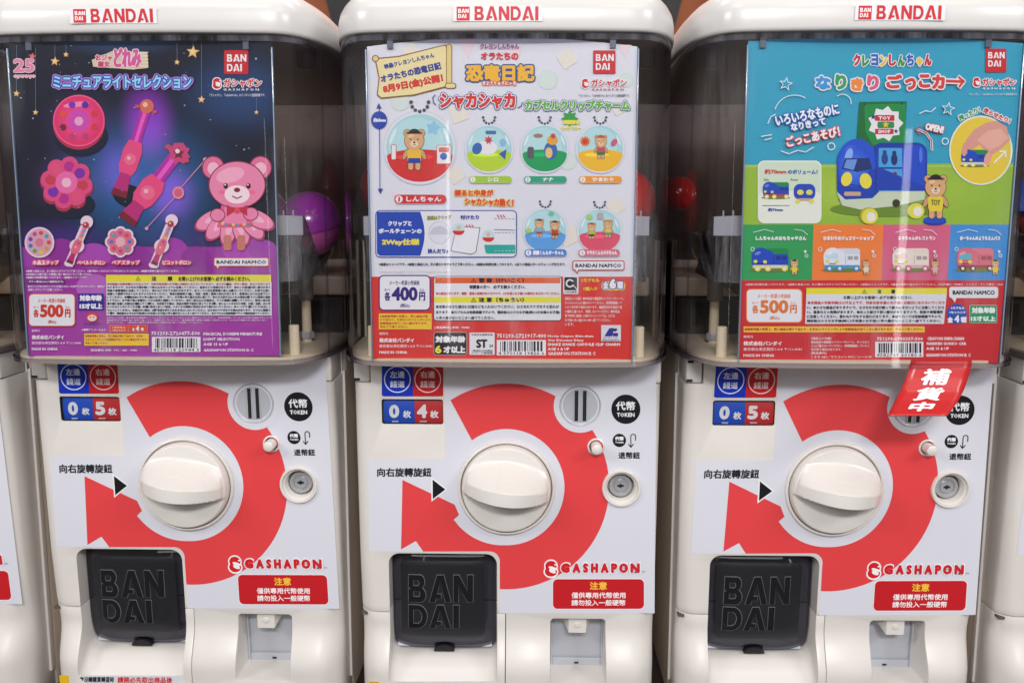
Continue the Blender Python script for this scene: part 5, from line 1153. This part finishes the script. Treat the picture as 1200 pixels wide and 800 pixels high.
q.ell(642, 336, 82, 84, '#2450b0'); q.text('1カプセル', 594, 276, 706, 298, '#eef0f6', .4); q.text('1セット入り', 582, 312, 714, 334, '#eef0f6', .4); q.text('全', 562, 360, 610, 408, '#eef0f6', .6); q.text('4', 620, 346, 662, 408, '#eef0f6', 1.1); q.text('種', 672, 360, 722, 408, '#eef0f6', .6)
q.rr(748, 266, 970, 408, 8, '#1f9460', '#c8e0d0', 3); q.text('対象年齢', 764, 280, 960, 332, '#eef2f0', .65); q.text('15才以上', 756, 352, 962, 398, '#eef2f0', .65)
q.build('age_and_contents_marks', t3)
namco(t3, pl3, (1030, 320, 7.06), 586, 122, 972, 196, 0, '#e8dfe2', '#e6e5ec')

Print.clip = None
# ================================================================== capsules
def capsule(k, lx, ly, lz, r, ctop, cbot, label, tilt=(0, 0, 0)):
    x, y, a = PLACE[k]; c, s = math.cos(a), math.sin(a)
    t = thing('capsule', label, 'capsule', (x + lx * c - ly * s, y + lx * s + ly * c, lz), 0, 'round toy capsules in the globes'); t.rotation_euler = tilt
    def half(sg, rr, mat, nm):
        pr = [(rr * math.cos(u), sg * rr * math.sin(u)) for u in np.linspace(0, math.pi / 2 - .001, 14)]
        if sg > 0: pr = [(rr * 1.02, -.0012), (rr * 1.02, .0016)] + pr[1:]
        return from_bm(nm, lathe_z(0, 0, pr, 40), mat, t, 50)
    half(1, r, ctop, 'capsule_top'); half(-1, r * .985, cbot, 'capsule_bottom')
    bm = bmesh.new(); bmesh.ops.create_icosphere(bm, subdivisions=2, radius=r * .55)
    for v in bm.verts: v.co *= 1 + .25 * math.sin(v.co.x * 200 + v.co.y * 130) * .6; v.co.z -= r * .2
    from_bm('toy_bag', bm, ink('#c05a96') if ctop == PURP else ink('#a03030'), t, 60)
PURP = plastic('purple_capsule', (.44, .055, .46), .18, 0, 300, .4); REDC = plastic('red_capsule', (.75, .03, .025), .2, 0, 300, .4)
PINKB = plastic('pink_capsule', (.78, .15, .48), .3, 0, 300, .3); DRED = plastic('dark_red_reflection', (.30, .03, .035), .3, 0, 300, .3); CLR = clear('clear_half', (.8, .7, .72), (.4, .3, .32), dust=.1)
capsule(1, .112, .075, .0765, .0330, PURP, PINKB, 'purple capsule with a pink lower half behind the right edge of the navy card', (.25, -.1, 0))
capsule(1, .040, .150, .080, .0335, PURP, PINKB, 'purple capsule hidden behind the navy card beside the first one')
capsule(2, .1145, .070, .100, .0330, REDC, REDC, 'bright red capsule behind the right edge of the white card', (1.2, .3, 0))
capsule(2, .052, .160, .080, .0335, REDC, CLR, 'red and clear capsule deeper behind the white card')
capsule(2, -.1195, .080, .112, .0325, DRED, DRED, 'dark red capsule behind the left edge of the white card')  # ball added in place of a capsule's reflection in the globe
capsule(3, -.1340, .160, .108, .0185, REDC, REDC, 'red capsule far back behind the left edge of the blue card', (.2, .9, 0))
capsule(4, -.110, .090, .092, .0335, plastic('blue_capsule', (.05, .12, .5), .25, 0, 300, .3), CLR, 'blue capsule in the machine cut off by the right edge')

# ================================================================== red refill tag
tg = thing('hanging_tag', 'curved red tag with white writing hanging below the blue toy van card', 'tag', (0, 0, 0))
rows = [(0, 421, 1068, 1139, -.0600), (.12, 430, 1066, 1138, -.0640), (.32, 444, 1061, 1134, -.0668), (.52, 458, 1055, 1129, -.0715), (.72, 471, 1048, 1122, -.0790), (.88, 480.5, 1043, 1115, -.0860), (1, 487, 1040, 1110, -.0915)]
def tagpt(u, s_, off=0.):
    k = 0
    while k < len(rows) - 2 and s_ > rows[k + 1][0]: k += 1
    a, b = rows[k], rows[k + 1]; t = (s_ - a[0]) / (b[0] - a[0]); v = [a[i] + (b[i] - a[i]) * t for i in range(5)]
    Pw = Plane(3, v[4]); q = Pw([(v[2] + (v[3] - v[2]) * u, v[1])])[0]
    nz = .25 + .7 * s_; n = np.array([0, -math.sqrt(1 - min(.9, nz) ** 2), min(.9, nz)])
    q = q + n * off
    x, y, a_ = PLACE[3]; c, s2 = math.cos(a_), math.sin(a_)
    return (x + q[0] * c - q[1] * s2, y + q[0] * s2 + q[1] * c, q[2])
bm = bmesh.new(); G = [[bm.verts.new(tagpt(i / 8, j / 24)) for i in range(9)] for j in range(25)]
for j in range(24):
    for i in range(8): bm.faces.new((G[j][i], G[j][i + 1], G[j + 1][i + 1], G[j + 1][i]))
o = from_bm('tag_sheet', bm, plastic('red_acrylic', (.56, .020, .022), .32, 0, 300, .12), tg, 60)
sm = o.modifiers.new('s', 'SOLIDIFY'); sm.thickness = .0009; sm.offset = 0
bm = bmesh.new()
for ch, u0, u1, s0, s1 in (('補', .26, .68, .16, .42), ('貨', .28, .68, .48, .70), ('中', .30, .66, .745, .92)):
    v, f = glyphs(ch, 3)
    for k in range(8):
        du, ds = .019 * math.cos(k * math.pi / 4), .010 * math.sin(k * math.pi / 4)
        vs = [bm.verts.new(tagpt(u0 + (u1 - u0) * a + du, s0 + (s1 - s0) * b + ds, .0013 + k * 3e-6)) for a, b in v]
        for t in f:
            try: bm.faces.new([vs[i] for i in t])
            except ValueError: pass
from_bm('tag_lettering', bm, ink('#efe6ea'), tg)
